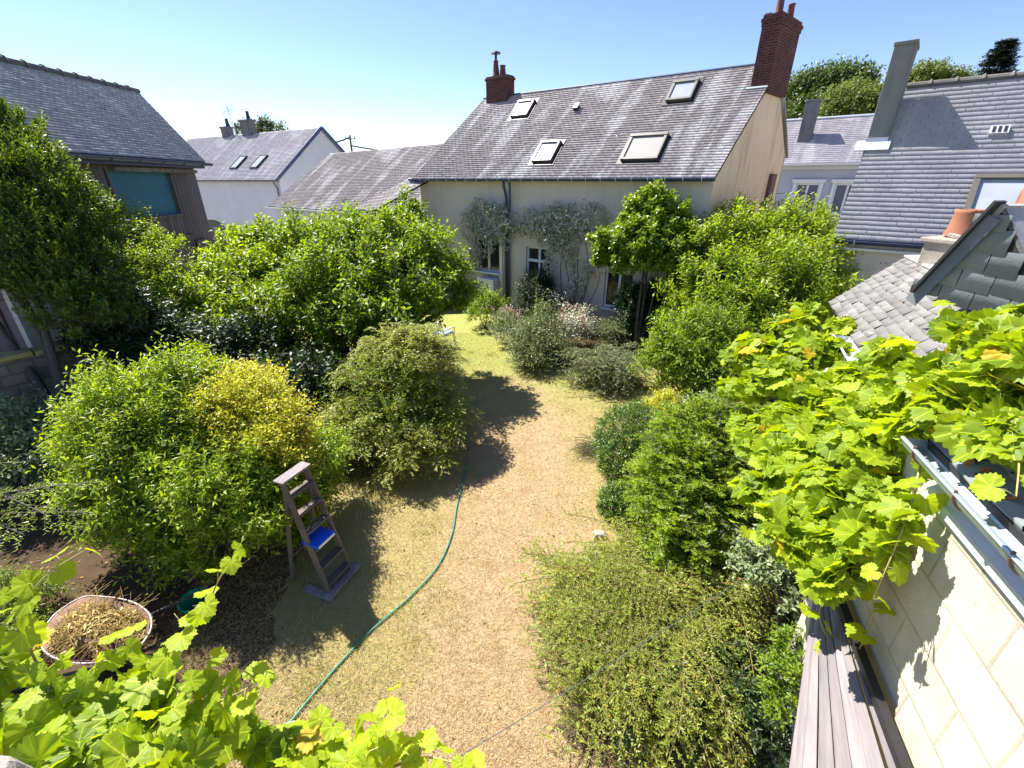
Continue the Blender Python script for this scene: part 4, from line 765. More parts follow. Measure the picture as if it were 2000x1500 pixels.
MB().tube(hp, .011, 8, False).build('garden_hose', M['hose_blue'], smooth=True, label='small pale blue loop of hose lying over the green hose behind the vine leaves', cat='hose')
la, lb = at(1478, 1112, 4.2), at(860, 1500, 2.9); t_ = np.linspace(0, 1, 20)[:, None]
MB().tube(la + (lb - la) * t_ - Z * .16 * t_ * (1 - t_), .0032, 6).build('washing_line', M['rope'], label='thin grey green line strung diagonally above the sprawling shrub', cat='line')
# ================================================================== WHEELBARROW
rim = [gz(u, v, z_) for u, v, z_ in ((78, 1238, .60), (112, 1196, .60), (160, 1167, .62), (205, 1166, .62), (280, 1188, .62), (294, 1204, .62), (290, 1240, .60), (262, 1272, .58), (200, 1292, .56), (120, 1290, .56), (84, 1268, .58))]
rim = np.array(rim); rc = rim.mean(0); wbv = empty('wheelbarrow', (rc[0], rc[1], 0), 0, label='rusty wheelbarrow heaped with withered yellow plant cuttings at the lower left', cat='wheelbarrow')
lr_ = rim - np.array([rc[0], rc[1], 0]); bot = lr_ * np.array([.62, .62, 0]) + Z * .30; n = len(rim)
mb = MB(); mb.add(list(lr_) + list(bot), [(i, (i + 1) % n, n + (i + 1) % n, n + i) for i in range(n)] + [tuple(range(n, 2 * n))[::-1]]); o_ = mb.build('tray', M['rust'], wbv, smooth=True); md = o_.modifiers.new('t', 'SOLIDIFY'); md.thickness = .006
M['rim'] = plain('worn rim', (.42, .34, .32), .5, .3, .3); cl = np.vstack([lr_, lr_[:1]]); MB().tube(path(cl, 60), .010, 6, False).build('rim', M['rim'], wbv, smooth=True)
axd = unit(np.array([*(lr_[0] - lr_[4])[:2], 0])); sd_ = np.array([-axd[1], axd[0], 0])
for s_ in (-1, 1): MB().tube([axd * .85 + sd_ * .12 * s_ + Z * .22, sd_ * .22 * s_ + Z * .29, -axd * .95 + sd_ * .3 * s_ + Z * .52], .018, 7).build('handle', M['black_metal'], wbv, smooth=True); MB().tube([-axd * .25 + sd_ * .24 * s_ + Z * .3, -axd * .35 + sd_ * .26 * s_ + Z * .0], .016, 6).build('leg', M['black_metal'], wbv)
wl = MB(); th = np.linspace(0, 2 * math.pi, 25); wl.tube([axd * (.85 + .15 * math.cos(a)) + Z * (.19 + .15 * math.sin(a)) for a in th], .04, 8, False); wh_ = wl.build('wheel', M['black_metal'], wbv, smooth=True); mb = MB(); mb.tube([axd * .85 + Z * .19 - sd_ * .14, axd * .85 + Z * .19 + sd_ * .14], .02, 8); [mb.tube([axd * (.85 + .14 * math.cos(a)) + Z * (.19 + .14 * math.sin(a)), axd * .85 + Z * .19], .008, 4) for a in th[:-1:4]]; mb.build('hub', M['rust'], wh_)
n = 2600; rr_ = np.sqrt(rng.random(n)); ph = rng.random(n) * 2 * math.pi; idx = (ph / (2 * math.pi) * len(rim)).astype(int) % len(rim)
Pd = lr_[idx] * (rr_ * .88)[:, None]; Pd[:, 2] = .50 + .20 * (1 - rr_ ** 2) + rng.normal(0, .03, n)
M['withered'] = leafmat('withered cuttings', (.42, .30, .11), (.80, .66, .32), (.60, .46, .14), .25, .8, .1)
leaves('debris_core', Pd, unit(rng.normal(0, 1, (n, 3)) * np.array([1, 1, .45])), unit(rng.normal(0, .6, (n, 3)) + Z), .05 + .05 * rng.random(n), T_L, M['withered'], wbv, None, .18 + .45 * rng.random(n) ** 2).name = 'cuttings'
k_ = 160; Pa = lr_[rng.integers(0, len(rim), k_)] * (np.sqrt(rng.random(k_)) * .75)[:, None]; Pa[:, 2] = .66 + rng.random(k_) * .06; sticks('stalks', Pa, Pa + unit(rng.normal(0, 1, (k_, 3)) * np.array([1, 1, .25])) * .28, .004, M['withered'], wbv)
# green tub
gt = gz(385, 1180, .25); gb = empty('green_tub', (gt[0], gt[1], 0), label='green plastic tub half hidden behind the vine shoot in the shade', cat='tub')
mb = MB(); mb.lathe((0, 0, 0), [(.0, .005), (.12, 0), (.16, .33), (.175, .34), (.17, .35), (.15, .33), (.11, .02)], 24); mb.build('bucket', M['green_plastic'], gb, smooth=True); mb = MB(); mb.tube([(.17 * math.cos(a), .0 + .02, .34 + .17 * math.sin(a)) for a in np.linspace(0, math.pi, 12)], .005, 5); mb.build('handle', M['black_metal'], gb)
# ================================================================== GARDEN CHAIRS
def chair(u, v, rz, label, cushion):
    p = gz(u, v); r_ = empty('garden_chair', (p[0], p[1], 0), rz, label=label, cat='chair', group='white garden chairs on the lawn')
    MB().box((0, 0, .42), (.48, .46, .035)).build('seat', M['white'], r_, bevel=.01)
    mb = MB(); 
    for x in (-.2, -.1, 0, .1, .2): mb.bar((x, .23, .44), (x, .33, .86), .06, .015, (1, 0, 0))
    mb.bar((-.25, .335, .88), (.25, .335, .88), .05, .02); mb.build('backrest', M['white'], r_, bevel=.004)
    for x in (-.23, .23):
        for y in (-.21, .22): MB().bar((x, y, .42), (x * 1.12, y * 1.2, 0), .035, .035, (1, 0, 0)).build('leg', M['white'], r_)
        MB().tube([(x * 1.1, .30, .62), (x * 1.15, 0, .64), (x * 1.15, -.22, .62), (x * 1.12, -.22, .4)], .02, 6).build('armrest', M['white'], r_, smooth=True)
    if cushion: MB().box((0, -.01, .46), (.44, .42, .06)).build('cushion', M['cushion'], r_, bevel=.02)
chair(868, 676, R(150), 'white garden chair with a pale blue cushion on the grass by the big leafy shrub', True)
chair(776, 676, R(20), 'plain white slatted garden chair half hidden by the leafy shrub', False)
# ================================================================== AIR CONDITIONER ON THE WALL
ac = empty('air_conditioner', WM((-7.95, -.24, .42)), hs.rotation_euler.z, label='white air conditioning unit mounted low on the cottage wall left of the downpipe', cat='air conditioner')
MB().box((0, 0, .42), (.85, .34, .78)).build('casing', M['white'], ac, bevel=.02)
mb = MB(); mb.tube([(-.1 + .27 * math.cos(a), -.178, .42 + .27 * math.sin(a)) for a in np.linspace(0, 2 * math.pi, 25)], .012, 5, False)
for i in range(9): z_ = .2 + i * .055; x_ = math.sqrt(max(0, .27 ** 2 - (z_ - .42) ** 2)); mb.bar((-.1 - x_, -.178, z_), (-.1 + x_, -.178, z_), .008, .008)
mb.build('grille', M['beige_metal'], ac)
for x_ in (-.3, .3): MB().bar((x_, .22, .0), (x_, -.15, .0), .04, .04, (1, 0, 0)).build('bracket', M['black_metal'], ac)
# stone in the grass
st_ = gz(1170, 1050); mb = MB(); mb.hexa([st_ + np.array(q_) for q_ in ((-.1, -.07, 0), (.13, -.05, 0), (.12, .09, 0), (-.09, .1, 0), (-.07, -.04, .09), (.1, -.03, .07), (.08, .06, .08), (-.06, .07, .1))]); tag(mb.build('stone', M['stone'], bevel=.02), 'small grey stone at the lawn edge below the clipped round shrub', 'stone')
# ================================================================== FOLIAGE MATERIALS
LM_ = lambda n_, d, l, tr, **k_: M.__setitem__(n_, leafmat(n_, d, l, tr, **k_))
LM_('lf_mid', (.05, .105, .010), (.21, .31, .02), (.44, .60, .012), tw=.38)
LM_('lf_bright', (.07, .13, .010), (.31, .42, .025), (.56, .72, .014), tw=.40)
LM_('lf_yellow', (.34, .38, .02), (.66, .64, .06), (.80, .74, .03), tw=.42)
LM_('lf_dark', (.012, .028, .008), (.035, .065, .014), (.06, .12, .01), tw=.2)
LM_('lf_evergreen', (.014, .035, .008), (.16, .24, .016), (.26, .38, .012), tw=.28)
LM_('lf_silver', (.10, .14, .05), (.34, .40, .20), (.30, .40, .10), tw=.3)
LM_('lf_wall', (.22, .22, .14), (.72, .72, .52), (.40, .42, .22), tw=.15)
LM_('lf_weep', (.18, .22, .02), (.46, .50, .10), (.62, .66, .06), tw=.38)
LM_('lf_yew', (.09, .16, .008), (.32, .44, .02), (.55, .72, .012), tw=.4)
LM_('lf_olive', (.08, .12, .02), (.38, .45, .06), (.50, .58, .03), tw=.38, odd=(.50, .30, .04))
LM_('lf_conifer', (.08, .11, .035), (.24, .28, .10), (.26, .32, .07), tw=.3)
LM_('lf_box', (.04, .085, .012), (.15, .24, .03), (.24, .38, .015), tw=.28, rough=.35)
LM_('lf_magnolia', (.07, .13, .012), (.24, .35, .02), (.40, .56, .02), tw=.34, rough=.3, spec=.5)
LM_('grape', (.13, .21, .012), (.38, .48, .02), (.62, .78, .012), tw=.45, rough=.5, spec=.25, vein=True, odd=(.62, .42, .02))
LM_('lf_fir', (.006, .012, .008), (.02, .03, .018), (.02, .03, .01), tw=.1)
LM_('petal', (.5, .25, .22), (.7, .5, .45), (.6, .4, .35), tw=.3)
# ================================================================== PLANTS, LEFT
tp_ = gz(84, 716, 1.9); tb = np.array([tp_[0] + .25, tp_[1] - .35, 0])
plant('evergreen_tree', [(38, 258, 8.3, 30), (50, 320, 8.2, 52), (95, 375, 8.3, 55), (135, 430, 8.4, 55), (20, 410, 8.0, 95), (-60, 400, 8.2, 130), (160, 490, 8.4, 52), (60, 490, 7.9, 80), (130, 550, 8.0, 62), (190, 560, 8.2, 45), (-70, 530, 7.9, 90), (150, 620, 7.8, 45), (215, 610, 8.2, 32), (-150, 460, 8, 110), (10, 540, 7.8, 50)],
      'tall dark evergreen tree with pale shoots leaning over the garden wall at the left edge', 'tree', M['lf_evergreen'], 1000, 15, 8, .22, .075, .7, T_D, tb, .10, up=1.3, inner=.4, fan=.55, zmin=-.6, rough=.16, nlimb=3)
plant('leafy_shrub', [(240, 448, 11.2, 28.8), (262, 498, 11, 40), (300, 558, 10.8, 44), (340, 608, 10.8, 40), (240, 563, 10.8, 48), (290, 638, 10.4, 40), (215, 418, 11.3, 17.6), (320, 478, 11.2, 11.2)],
      'pale silvery green shrub in front of the timber barn, right of the dark evergreen', 'shrub', M['lf_bright'], 450, 10, 7, .36, .08, .7, T_D, np.array([-8.0, 9.4, 0]), .06, up=.9, rough=.28)
plant('leafy_tree', [(474, 498, 12.4, 33.1), (524, 483, 12.6, 28), (484, 578, 11.8, 55.2), (434, 628, 11.2, 40.5), (554, 538, 12, 50), (459, 673, 10.9, 47.8), (414, 578, 11.8, 28), (394, 668, 11, 26.5), (544, 618, 11.4, 55.2)],
      'broad leafy tree with yellowish green leaves left of centre, below the pale house', 'tree', M['lf_bright'], 520, 12, 6, .34, .135, .8, T_D, np.array([-6.2, 10.2, 0]), .10, up=.5, rough=.3, zmin=-.25, inner=.4)
plant('leafy_tree', [(620, 503, 12, 50.8), (700, 493, 12, 49.2), (765, 496, 11.2, 45), (800, 428, 12, 20), (790, 468, 11.4, 29), (835, 520, 10.9, 46), (880, 572, 10.8, 38), (900, 600, 10.7, 22), (690, 578, 11, 82), (785, 590, 10.4, 64), (610, 618, 10.6, 69.7), (700, 660, 10.2, 46), (790, 630, 10.2, 34), (590, 708, 10.2, 41)],
      'large rounded mid green tree in the centre left, its crown reaching the cottage wall', 'tree', M['lf_mid'], 760, 13, 6, .34, .13, .75, T_D, gz(645, 750), .11, up=.45, rough=.3, zmin=-.25, inner=.4)
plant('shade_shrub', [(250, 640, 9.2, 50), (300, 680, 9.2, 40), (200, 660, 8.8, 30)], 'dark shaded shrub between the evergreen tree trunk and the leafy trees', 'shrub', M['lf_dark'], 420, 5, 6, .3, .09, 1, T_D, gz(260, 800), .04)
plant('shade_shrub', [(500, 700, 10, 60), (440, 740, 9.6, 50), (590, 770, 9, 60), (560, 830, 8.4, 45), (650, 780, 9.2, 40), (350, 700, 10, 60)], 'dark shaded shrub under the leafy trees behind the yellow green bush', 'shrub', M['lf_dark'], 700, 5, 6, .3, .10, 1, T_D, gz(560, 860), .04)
plant('leafy_bush', [(250, 840, 6.1, 68), (200, 885, 6.1, 36), (215, 940, 6.0, 42), (340, 815, 6.1, 72), (310, 890, 5.9, 78), (390, 860, 6.1, 62), (415, 940, 5.8, 60), (340, 1000, 6.0, 72), (455, 960, 5.7, 68), (440, 1040, 5.9, 60), (512, 955, 5.9, 52), (520, 1015, 5.6, 44), (545, 965, 5.75, 36), (260, 970, 6.1, 50), (385, 1060, 5.9, 50), (370, 725, 6.7, 14), (270, 770, 6.5, 24), (225, 765, 6.5, 18), (160, 850, 6.2, 18), (410, 785, 6.5, 40)],
      'big bright green bush at the left, behind the stepladder and above the wheelbarrow', 'bush', M['lf_bright'], 720, 14, 9, .34, .078, .58, T_D, gz(370, 1130), .06, up=.75, rough=.22, zmin=-.3)
plant('yellow_shrub', [(480, 815, 6.2, 58), (530, 870, 6.0, 52), (450, 775, 6.6, 36), (560, 905, 6.0, 32), (500, 760, 6.8, 22)], 'golden yellow leaved shrub growing out of the right shoulder of the big green bush', 'shrub', M['lf_yellow'], 650, 9, 7, .26, .055, .8, T_D, gz(520, 1010), .04, up=.8)
plant('small_bush', [(610, 930, 6.7, 42), (630, 890, 7, 32), (590, 985, 6.4, 35), (570, 1030, 6.1, 32)], 'small light green bush just right of the top of the stepladder', 'bush', M['lf_bright'], 420, 6, 7, .24, .055, .8, T_D, gz(610, 1010), .03, up=.6)
# weeping shrub
L = lobes3([(820, 690, 8.5, 42), (680, 830, 8.3, 24), (775, 700, 8.9, 64), (730, 770, 8.7, 75), (830, 740, 8.8, 75), (760, 840, 8.2, 75), (850, 820, 8.4, 55), (690, 850, 8.2, 45), (810, 890, 7.9, 45)])
li = rng.integers(0, len(L), 900); dd = rdir(900, -.1); S0 = L[li, :3] + dd * (L[li, 3] * .55)[:, None]
fronds('weeping_shrub', S0, dd + Z * .5, .62 * (.5 + .8 * rng.random(900)), .55, 11, .14, 9, .042, M['lf_weep'], 'airy yellow green weeping shrub with drooping twigs in the centre left of the lawn', 'shrub', gz(770, 920), wr=3.0, tmpl=T_N, tz=0.1)
plant('shrub_core', [(775, 790, 8.6, 85), (740, 860, 8.2, 60), (830, 850, 8.2, 60)], 'low dark green growth filling the foot of the weeping shrub', 'shrub', M['lf_mid'], 500, 5, 6, .25, .05, .8, T_D, gz(760, 900), .03, inner=.5)
plant('shade_shrub', [(40, 860, 7.2, 55), (90, 900, 7, 40), (20, 930, 6.8, 45), (100, 830, 7.4, 30)], 'loose pale leaved shrub in the shade below the garden wall at the left edge', 'shrub', M['lf_silver'], 260, 5, 6, .28, .075, .9, T_D, gz(50, 980), .03)
plant('ground_shrub', [(0, 1190, 5.2, 45), (60, 1170, 5.3, 30), (30, 1290, 4.8, 50)], 'low dark green ground shrub left of the wheelbarrow', 'shrub', M['lf_mid'], 300, 5, 6, .16, .035, .8, T_D, gz(20, 1290), .02)
m_ = 9; S0 = np.repeat(at(-90, 1000, 3.0)[None], m_, 0) + rng.normal(0, .16, (m_, 3)); D0 = np.stack([.9 + .3 * rng.random(m_), rng.normal(.2, .45, m_), rng.normal(.12, .22, m_)], 1)
fronds('fir_sapling', S0, D0, .42 + .22 * rng.random(m_), .12, 14, .11, 10, .028, M['lf_yew'], 'bright feathery conifer branches reaching in from the left edge', 'conifer', gz(-60, 1180), wr=1.6, twang=1.0, tz=0.)
# ================================================================== PLANTS ON AND NEAR THE COTTAGE
def wallp(x, z, o_=-.12): return WM((x, o_, z))
def climber(label, blobs, stems, mat, n, base):
    root = empty('climbing_plant', base, label=label, cat='climber'); P = []; Wt = np.array([b_[2] * b_[3] for b_ in blobs]); pi_ = rng.choice(len(blobs), n, p=Wt / Wt.sum())
    B = np.array(blobs)[pi_]; rr_ = np.sqrt(rng.random(n)) * (1 + rng.normal(0, .12, n)); a_ = rng.random(n) * 6.283
    x = B[:, 0] + rr_ * np.cos(a_) * B[:, 2]; z_ = B[:, 1] + rr_ * np.sin(a_) * B[:, 3]; clump = np.sin(x * 15 + 1 + 2 * np.sin(z_ * 5)) * np.sin(z_ * 14 + 2 + 2 * np.sin(x * 6)) + .6 * np.sin(x * 4.1 + z_ * 5.3); ok = clump > -.7 + .7 * rng.random(n); x, z_, clump, rr_ = x[ok], z_[ok], clump[ok], rr_[ok]
    o_ = -.06 - (.28 + .13 * clump.clip(-1, 1.5)) * np.sqrt(np.clip(1.15 - rr_, 0.02, 1)) * rng.random(len(x)) ** .5
    P = O - e * x[:, None] + nb * o_[:, None] + Z * z_[:, None]; m_ = len(x)
    leaves('foliage', P - base, unit(rng.normal(0, .8, (m_, 3)) - Z * .4 - nb * .4), unit(-nb * .6 + Z * .8 + rng.normal(0, .4, (m_, 3))), .08 + .07 * rng.random(m_), T_D, mat, root, rng.random(m_) ** .7, 1.)
    mb = MB()
    for s_ in stems:
        pts = path([wallp(x_ + rng.normal(0, .02), zz_, -.05) for x_, zz_ in s_], 14) - base; mb.tube(pts, np.linspace(.016, .005, 14), 5)
    mb.build('stems', M['bark'], root, smooth=True)
climber('grey green climbing rose on the cottage wall above the air conditioner', [(-7.9, 3.3, .95, .7), (-8.8, 3.2, .6, .6), (-7.0, 3.35, .6, .5), (-8.3, 3.9, .5, .3), (-8.1, 2.6, .5, .5), (-7.1, 2.9, .3, .5), (-7.6, 3.8, .5, .25), (-8.6, 2.1, .35, .5)],
        [[(-8.9, 0), (-8.8, 1.5), (-8.2, 2.8), (-7.4, 3.6)], [(-8.9, 0), (-9.0, 2), (-8.6, 3.4)], [(-7.3, 0), (-7.3, 2), (-7.1, 3.4)]], M['lf_wall'], 4300, wallp(-8.6, 0))
climber('wide grey green climbing rose over the cottage door with a bare tangle of stems below', [(-5.4, 3.6, 1.05, .42), (-4.4, 3.5, 1.0, .65), (-3.6, 3.65, .65, .5), (-4.9, 3.2, .7, .45), (-4.5, 2.9, .6, .45), (-6.1, 3.3, .5, .35), (-5.6, 3.1, .4, .25), (-5.2, 2.7, .35, .3), (-3.4, 2.2, .4, .35), (-4.3, 2.3, .3, .4), (-5.1, 2.05, .25, .45), (-3.9, 1.5, .4, .4)],
        [[(-4.2, 0), (-4.3, 1.2), (-4.6, 2.4), (-5.2, 3.4), (-6.1, 3.7)], [(-4.1, 0), (-4.0, 1.4), (-4.0, 2.8), (-3.6, 3.9)], [(-4.15, 0), (-3.8, 1), (-3.4, 2.2), (-3.2, 3.7)], [(-4.2, 0), (-4.6, 1), (-4.7, 2.1), (-4.4, 3.6)], [(-4.2, .3), (-4.1, 1.6), (-4.4, 2.6), (-4.9, 3.8)], [(-4.0, .2), (-3.6, 1.3), (-3.7, 2.6), (-4.1, 3.7)], [(-3.9, .1), (-3.2, 1.5), (-3.1, 2.4)]], M['lf_wall'], 5600, wallp(-4.2, 0))
M['lf_ghost'] = M['lf_wall']
plant('column_shrub', [(1048, 562, 16.2, 24), (1043, 590, 16.0, 28), (1055, 622, 15.8, 30), (1066, 592, 16.1, 24)], 'dense dark green clipped shrub in front of the cottage door', 'shrub', M['lf_dark'], 1100, 5, 6, .16, .055, .8, T_D, gz(1055, 650), .04, up=1.2)
plant('ivy_bush', [(1235, 592, 14.2, 24), (1265, 600, 14.0, 32), (1295, 612, 13.6, 28), (1250, 640, 13.8, 28), (1285, 655, 13.4, 28)], 'dark ivy bush below the cottage window at the foot of the small bright tree', 'bush', M['lf_dark'], 800, 5, 6, .2, .075, 1.1, T_D, gz(1260, 690), .04)
plant('small_tree', [(1285, 420, 12.6, 36), (1245, 440, 12.9, 25), (1308, 450, 12.4, 28), (1200, 485, 13, 30), (1265, 480, 12.6, 42), (1225, 505, 12.9, 34), (1290, 505, 12.4, 36), (1178, 505, 13.2, 16), (1250, 405, 12.8, 15)],
      'small tree with glossy bright leaves and forked trunk in front of the cottage window', 'tree', M['lf_magnolia'], 380, 13, 7, .22, .12, 1.1, T_L, gz(1240, 690), .055, 3, up=.8, rough=.14, group=None)
plant('large_shrub_tree', [(1375, 512, 12.2, 52.1), (1440, 492, 12.4, 57.1), (1510, 482, 12.2, 46.2), (1560, 462, 12, 35.3), (1600, 522, 11.5, 52.1), (1560, 572, 11.2, 67.2), (1470, 572, 11.4, 79.8), (1380, 582, 11.8, 57.1), (1340, 622, 11.8, 33.6), (1440, 642, 11, 58.8), (1530, 642, 10.8, 50.4), (1640, 542, 11.4, 26.9), (1330, 552, 12.2, 23.5)],
      'large round bright green tree at the right, in front of the ochre gable', 'tree', M['lf_bright'], 900, 13, 6, .32, .12, .7, T_D, gz(1465, 770), .10, up=.6, rough=.28, zmin=-.3, inner=.35)
plant('young_tree', [(1345, 675, 10.2, 43.2), (1395, 655, 10.2, 37.8), (1300, 705, 10.2, 28.8), (1370, 715, 10, 37.8), (1400, 735, 9.8, 34.2), (1330, 745, 10, 22.5), (1380, 765, 9.8, 19.8)],
      'slender young tree with long light green leaves in front of the large round tree', 'tree', M['lf_mid'], 520, 6, 7, .34, .11, .6, T_D, gz(1357, 795), .035, up=.3, bark='bark_pale')
def spread(name, u, v, w_, n, ln, label, mat, leaf, cat='conifer', tl=.2, rise=(.1, .5), droop=.3, bark='bark', wr=1.5, nt_=12, nl=9, hgt=.35, tmpl=T_N, az0=None, azs=None):
    p = gz(u, v); a_ = rng.random(n) * 6.283 if az0 is None else az0 + rng.normal(0, azs, n); D0 = np.stack([np.cos(a_), np.sin(a_), rng.uniform(*rise, n)], 1); S0 = p + np.stack([rng.normal(0, .08, n), rng.normal(0, .08, n), hgt * rng.random(n) + .05], 1)
    return fronds(name, S0, D0, ln * (.55 + .6 * rng.random(n)), droop, nt_, tl, nl, leaf, M[mat], label, cat, p, bark=bark, wr=wr, tmpl=tmpl)
spread('low_conifer', 1178, 742, 0, 190, 1.1, 'low spreading grey green conifer near the cottage window, right of the rose bushes', 'lf_conifer', .055, hgt=.75, rise=(-.1, .5), wr=2.4)
spread('low_conifer', 1210, 672, 0, 120, .9, 'smaller spreading conifer close to the cottage wall behind the grey green one', 'lf_conifer', .055, hgt=.6, rise=(.1, .7), wr=2.4)
plant('rose_bush', [(1040, 672, 12.6, 30), (1060, 640, 13.2, 26), (1035, 700, 12.2, 26), (1075, 690, 12.6, 25)], 'tangled grey green rose bush on the lawn edge left of the low conifer', 'bush', M['lf_conifer'], 480, 5, 6, .3, .06, .9, T_D, gz(1045, 715), .03, rough=.3)
plant('rose_bush', [(995, 650, 14, 18), (985, 632, 14.5, 16), (1012, 665, 13.6, 16)], 'small pale rose bush with faded pink blooms beside the light green grass', 'bush', M['lf_silver'], 150, 5, 6, .25, .055, .9, T_D, gz(1000, 680), .02, rough=.3)
plant('flowering_perennial', [(1000, 622, 15, 14), (975, 615, 15.5, 12), (1095, 640, 14, 16), (1110, 615, 15.4, 18), (1130, 640, 14, 14)], 'dry pinkish flowering plants along the foot of the cottage wall', 'plant', M['petal'], 90, 4, 5, .2, .06, 1, T_D, gz(1050, 660), .015)
plant('rose_bush', [(1100, 600, 15.8, 20), (1125, 640, 14, 22), (1098, 655, 13.6, 22), (1140, 620, 15, 15)], 'open rose bush between the clipped dark shrub and the low conifers', 'bush', M['lf_wall'], 230, 5, 6, .3, .065, .9, T_D, gz(1110, 680), .02, rough=.3)
def spire(u, v, h, label):
    p = gz(u, v); r_ = empty('hollyhock', p, label=label, cat='flower', group='hollyhocks before the cottage door'); MB().tube([(0, 0, 0), (.02, 0, h)], [.012, .006], 6).build('stem', M['lf_weep'], r_)
    n_ = 130; t_ = rng.random(n_); a_ = rng.random(n_) * 6.28; A_ = np.stack([np.cos(a_), np.sin(a_), .3 + 0 * a_], 1); leaves('leaf_spikes', np.stack([.02 * t_, 0 * t_, h * (.1 + .9 * t_)], 1), A_, np.tile(Z, (n_, 1)) + rng.normal(0, .3, (n_, 3)), .13 * (1.1 - t_), T_D, M['lf_weep'], r_, None, 1.1)
spire(1044, 672, 2.0, 'left of two tall hollyhock spikes before the clipped dark shrub'); spire(1056, 668, 1.75, 'right and shorter of two hollyhock spikes before the clipped dark shrub')
plant('shade_shrub', [(955, 600, 16, 22), (935, 612, 15.6, 20), (950, 590, 16.4, 16)], 'low leafy shrub under the air conditioning unit', 'shrub', M['lf_mid'], 160, 5, 6, .2, .07, 1, T_D, gz(948, 640), .02)
# ================================================================== PLANTS, RIGHT
plant('clipped_ball', [(1238, 862, 7.6, 66), (1222, 900, 7.4, 45), (1275, 880, 7.4, 45)], 'large clipped round box shrub at the right lawn edge', 'shrub', M['lf_box'], 1500, 5, 5, .09, .034, .9, T_D, gz(1225, 965), .04, rough=.06, inner=.25, up=.3, zmin=-.8, clr=.1)
plant('clipped_ball', [(1212, 985, 6.3, 36), (1228, 1010, 6.2, 28)], 'small clipped round shrub below the large clipped ball', 'shrub', M['lf_box'], 520, 5, 5, .07, .032, .9, T_D, gz(1215, 1040), .02, rough=.06, zmin=-.8, clr=.1)
plant('ground_shrub', [(1300, 795, 8.8, 22), (1275, 805, 8.7, 16)], 'small low shrub with yellowish leaves behind the clipped ball', 'shrub', M['lf_yellow'], 160, 4, 5, .12, .05, .9, T_D, gz(1298, 815), .015)
plant('ground_shrub', [(1345, 808, 8.6, 24), (1390, 800, 8.7, 26), (1420, 790, 9, 20)], 'patch of low silvery leaved plants under the young tree', 'shrub', M['lf_silver'], 260, 4, 5, .12, .05, .9, T_D, gz(1375, 830), .015)
L = lobes3([(1370, 860, 6.3, 75), (1340, 930, 5.9, 80), (1430, 900, 6.1, 80), (1320, 1000, 5.6, 62), (1400, 990, 5.7, 85), (1330, 1060, 5.4, 50), (1460, 960, 6, 60), (1470, 860, 6.4, 60)])
n_ = 1300; pr = L[:, 3] ** 2; li = rng.choice(len(L), n_, p=pr / pr.sum()); dd = rdir(n_, -.45); S0 = L[li, :3] + dd * (L[li, 3] * .72)[:, None] * (.7 + .3 * rng.random(n_))[:, None]
fronds('yew_bush', S0, dd + Z * .25, .26 + .22 * rng.random(n_), .25, 11, .11, 10, .040, M['lf_yew'], 'dense feathery yew bush between the clipped ball and the grape vine', 'bush', gz(1380, 1110), wr=2.4, twang=.9, tz=.25)
plant('shrub_core', [(1380, 930, 6.1, 90), (1350, 1020, 5.7, 70), (1430, 1000, 5.9, 70)], 'dark inner growth of the feathery yew bush', 'bush', M['lf_dark'], 500, 5, 6, .2, .05, .7, T_D, gz(1390, 1100), .05, inner=.5)
p = gz(1310, 1290)
n_ = 400; a_ = np.radians(rng.choice([118, 150, 176, 205, 232, 255], n_) + rng.normal(0, 9, n_)); D0 = np.stack([np.cos(a_), np.sin(a_), rng.uniform(.0, .55, n_)], 1); S0 = p + np.stack([rng.normal(-.2, .30, n_), rng.normal(.15, .38, n_), .15 + .65 * rng.random(n_)], 1)
fronds('sprawling_shrub', S0, D0, 1.0 * (.5 + .6 * rng.random(n_)), .3, 18, .18, 12, .033, M['lf_olive'], 'sprawling olive green shrub with flat arching sprays filling the lower right of the lawn', 'shrub', p, wr=2.6, twang=.8, tz=.2, bark='olive_twig')
n_ = 230; a_ = np.radians(rng.uniform(-35, 115, n_)); D0 = np.stack([np.cos(a_), np.sin(a_), rng.uniform(.0, .5, n_)], 1); S0 = p + np.stack([rng.normal(.1, .25, n_), rng.normal(.42, .25, n_), .3 + .45 * rng.random(n_)], 1)
fronds('sprawling_shrub', S0, D0, .66 * (.5 + .6 * rng.random(n_)), .3, 14, .17, 12, .033, M['lf_olive'], 'yellowish right hand part of the sprawling shrub below the yew bush', 'shrub', p + np.array([.25, .2, 0]), wr=2.6, twang=.8, tz=.2, bark='olive_twig')
spread('dry_tuft', 1175, 880, 0, 34, .55, 'dry brownish twiggy sprays spreading over the lawn left of the clipped ball', 'lf_olive', .022, cat='shrub', tl=.12, rise=(.05, .35), hgt=.15, az0=math.pi, azs=.7, wr=1.5, nl=6)
plant('leafy_undergrowth', [(1330, 1370, 4.15, 60), (1420, 1380, 4.1, 60), (1480, 1330, 4.2, 50), (1260, 1420, 4.0, 40), (1500, 1420, 3.9, 50), (1390, 1310, 4.4, 50)], 'dark glossy undergrowth in the shade at the lower right', 'shrub', M['lf_dark'], 300, 5, 6, .14, .055, .7, T_L, gz(1420, 1400), .02, droop=.1)
plant('rose_bush', [(1490, 1110, 4.5, 30), (1520, 1150, 4.3, 26), (1465, 1085, 4.6, 18), (1545, 1100, 4.4, 28)], 'rose shoots with bluish green leaves hanging below the grape vine', 'bush', M['lf_silver'], 110, 4, 6, .2, .05, 1, T_L, gz(1520, 1290), .02)
plant('small_bush', [(1535, 1320, 3.6, 22), (1520, 1370, 3.6, 20), (1545, 1265, 3.7, 18)], 'small trailing bush at the left edge of the bleached planks', 'bush', M['lf_mid'], 130, 4, 5, .1, .035, .9, T_L, gz(1535, 1400), .01)
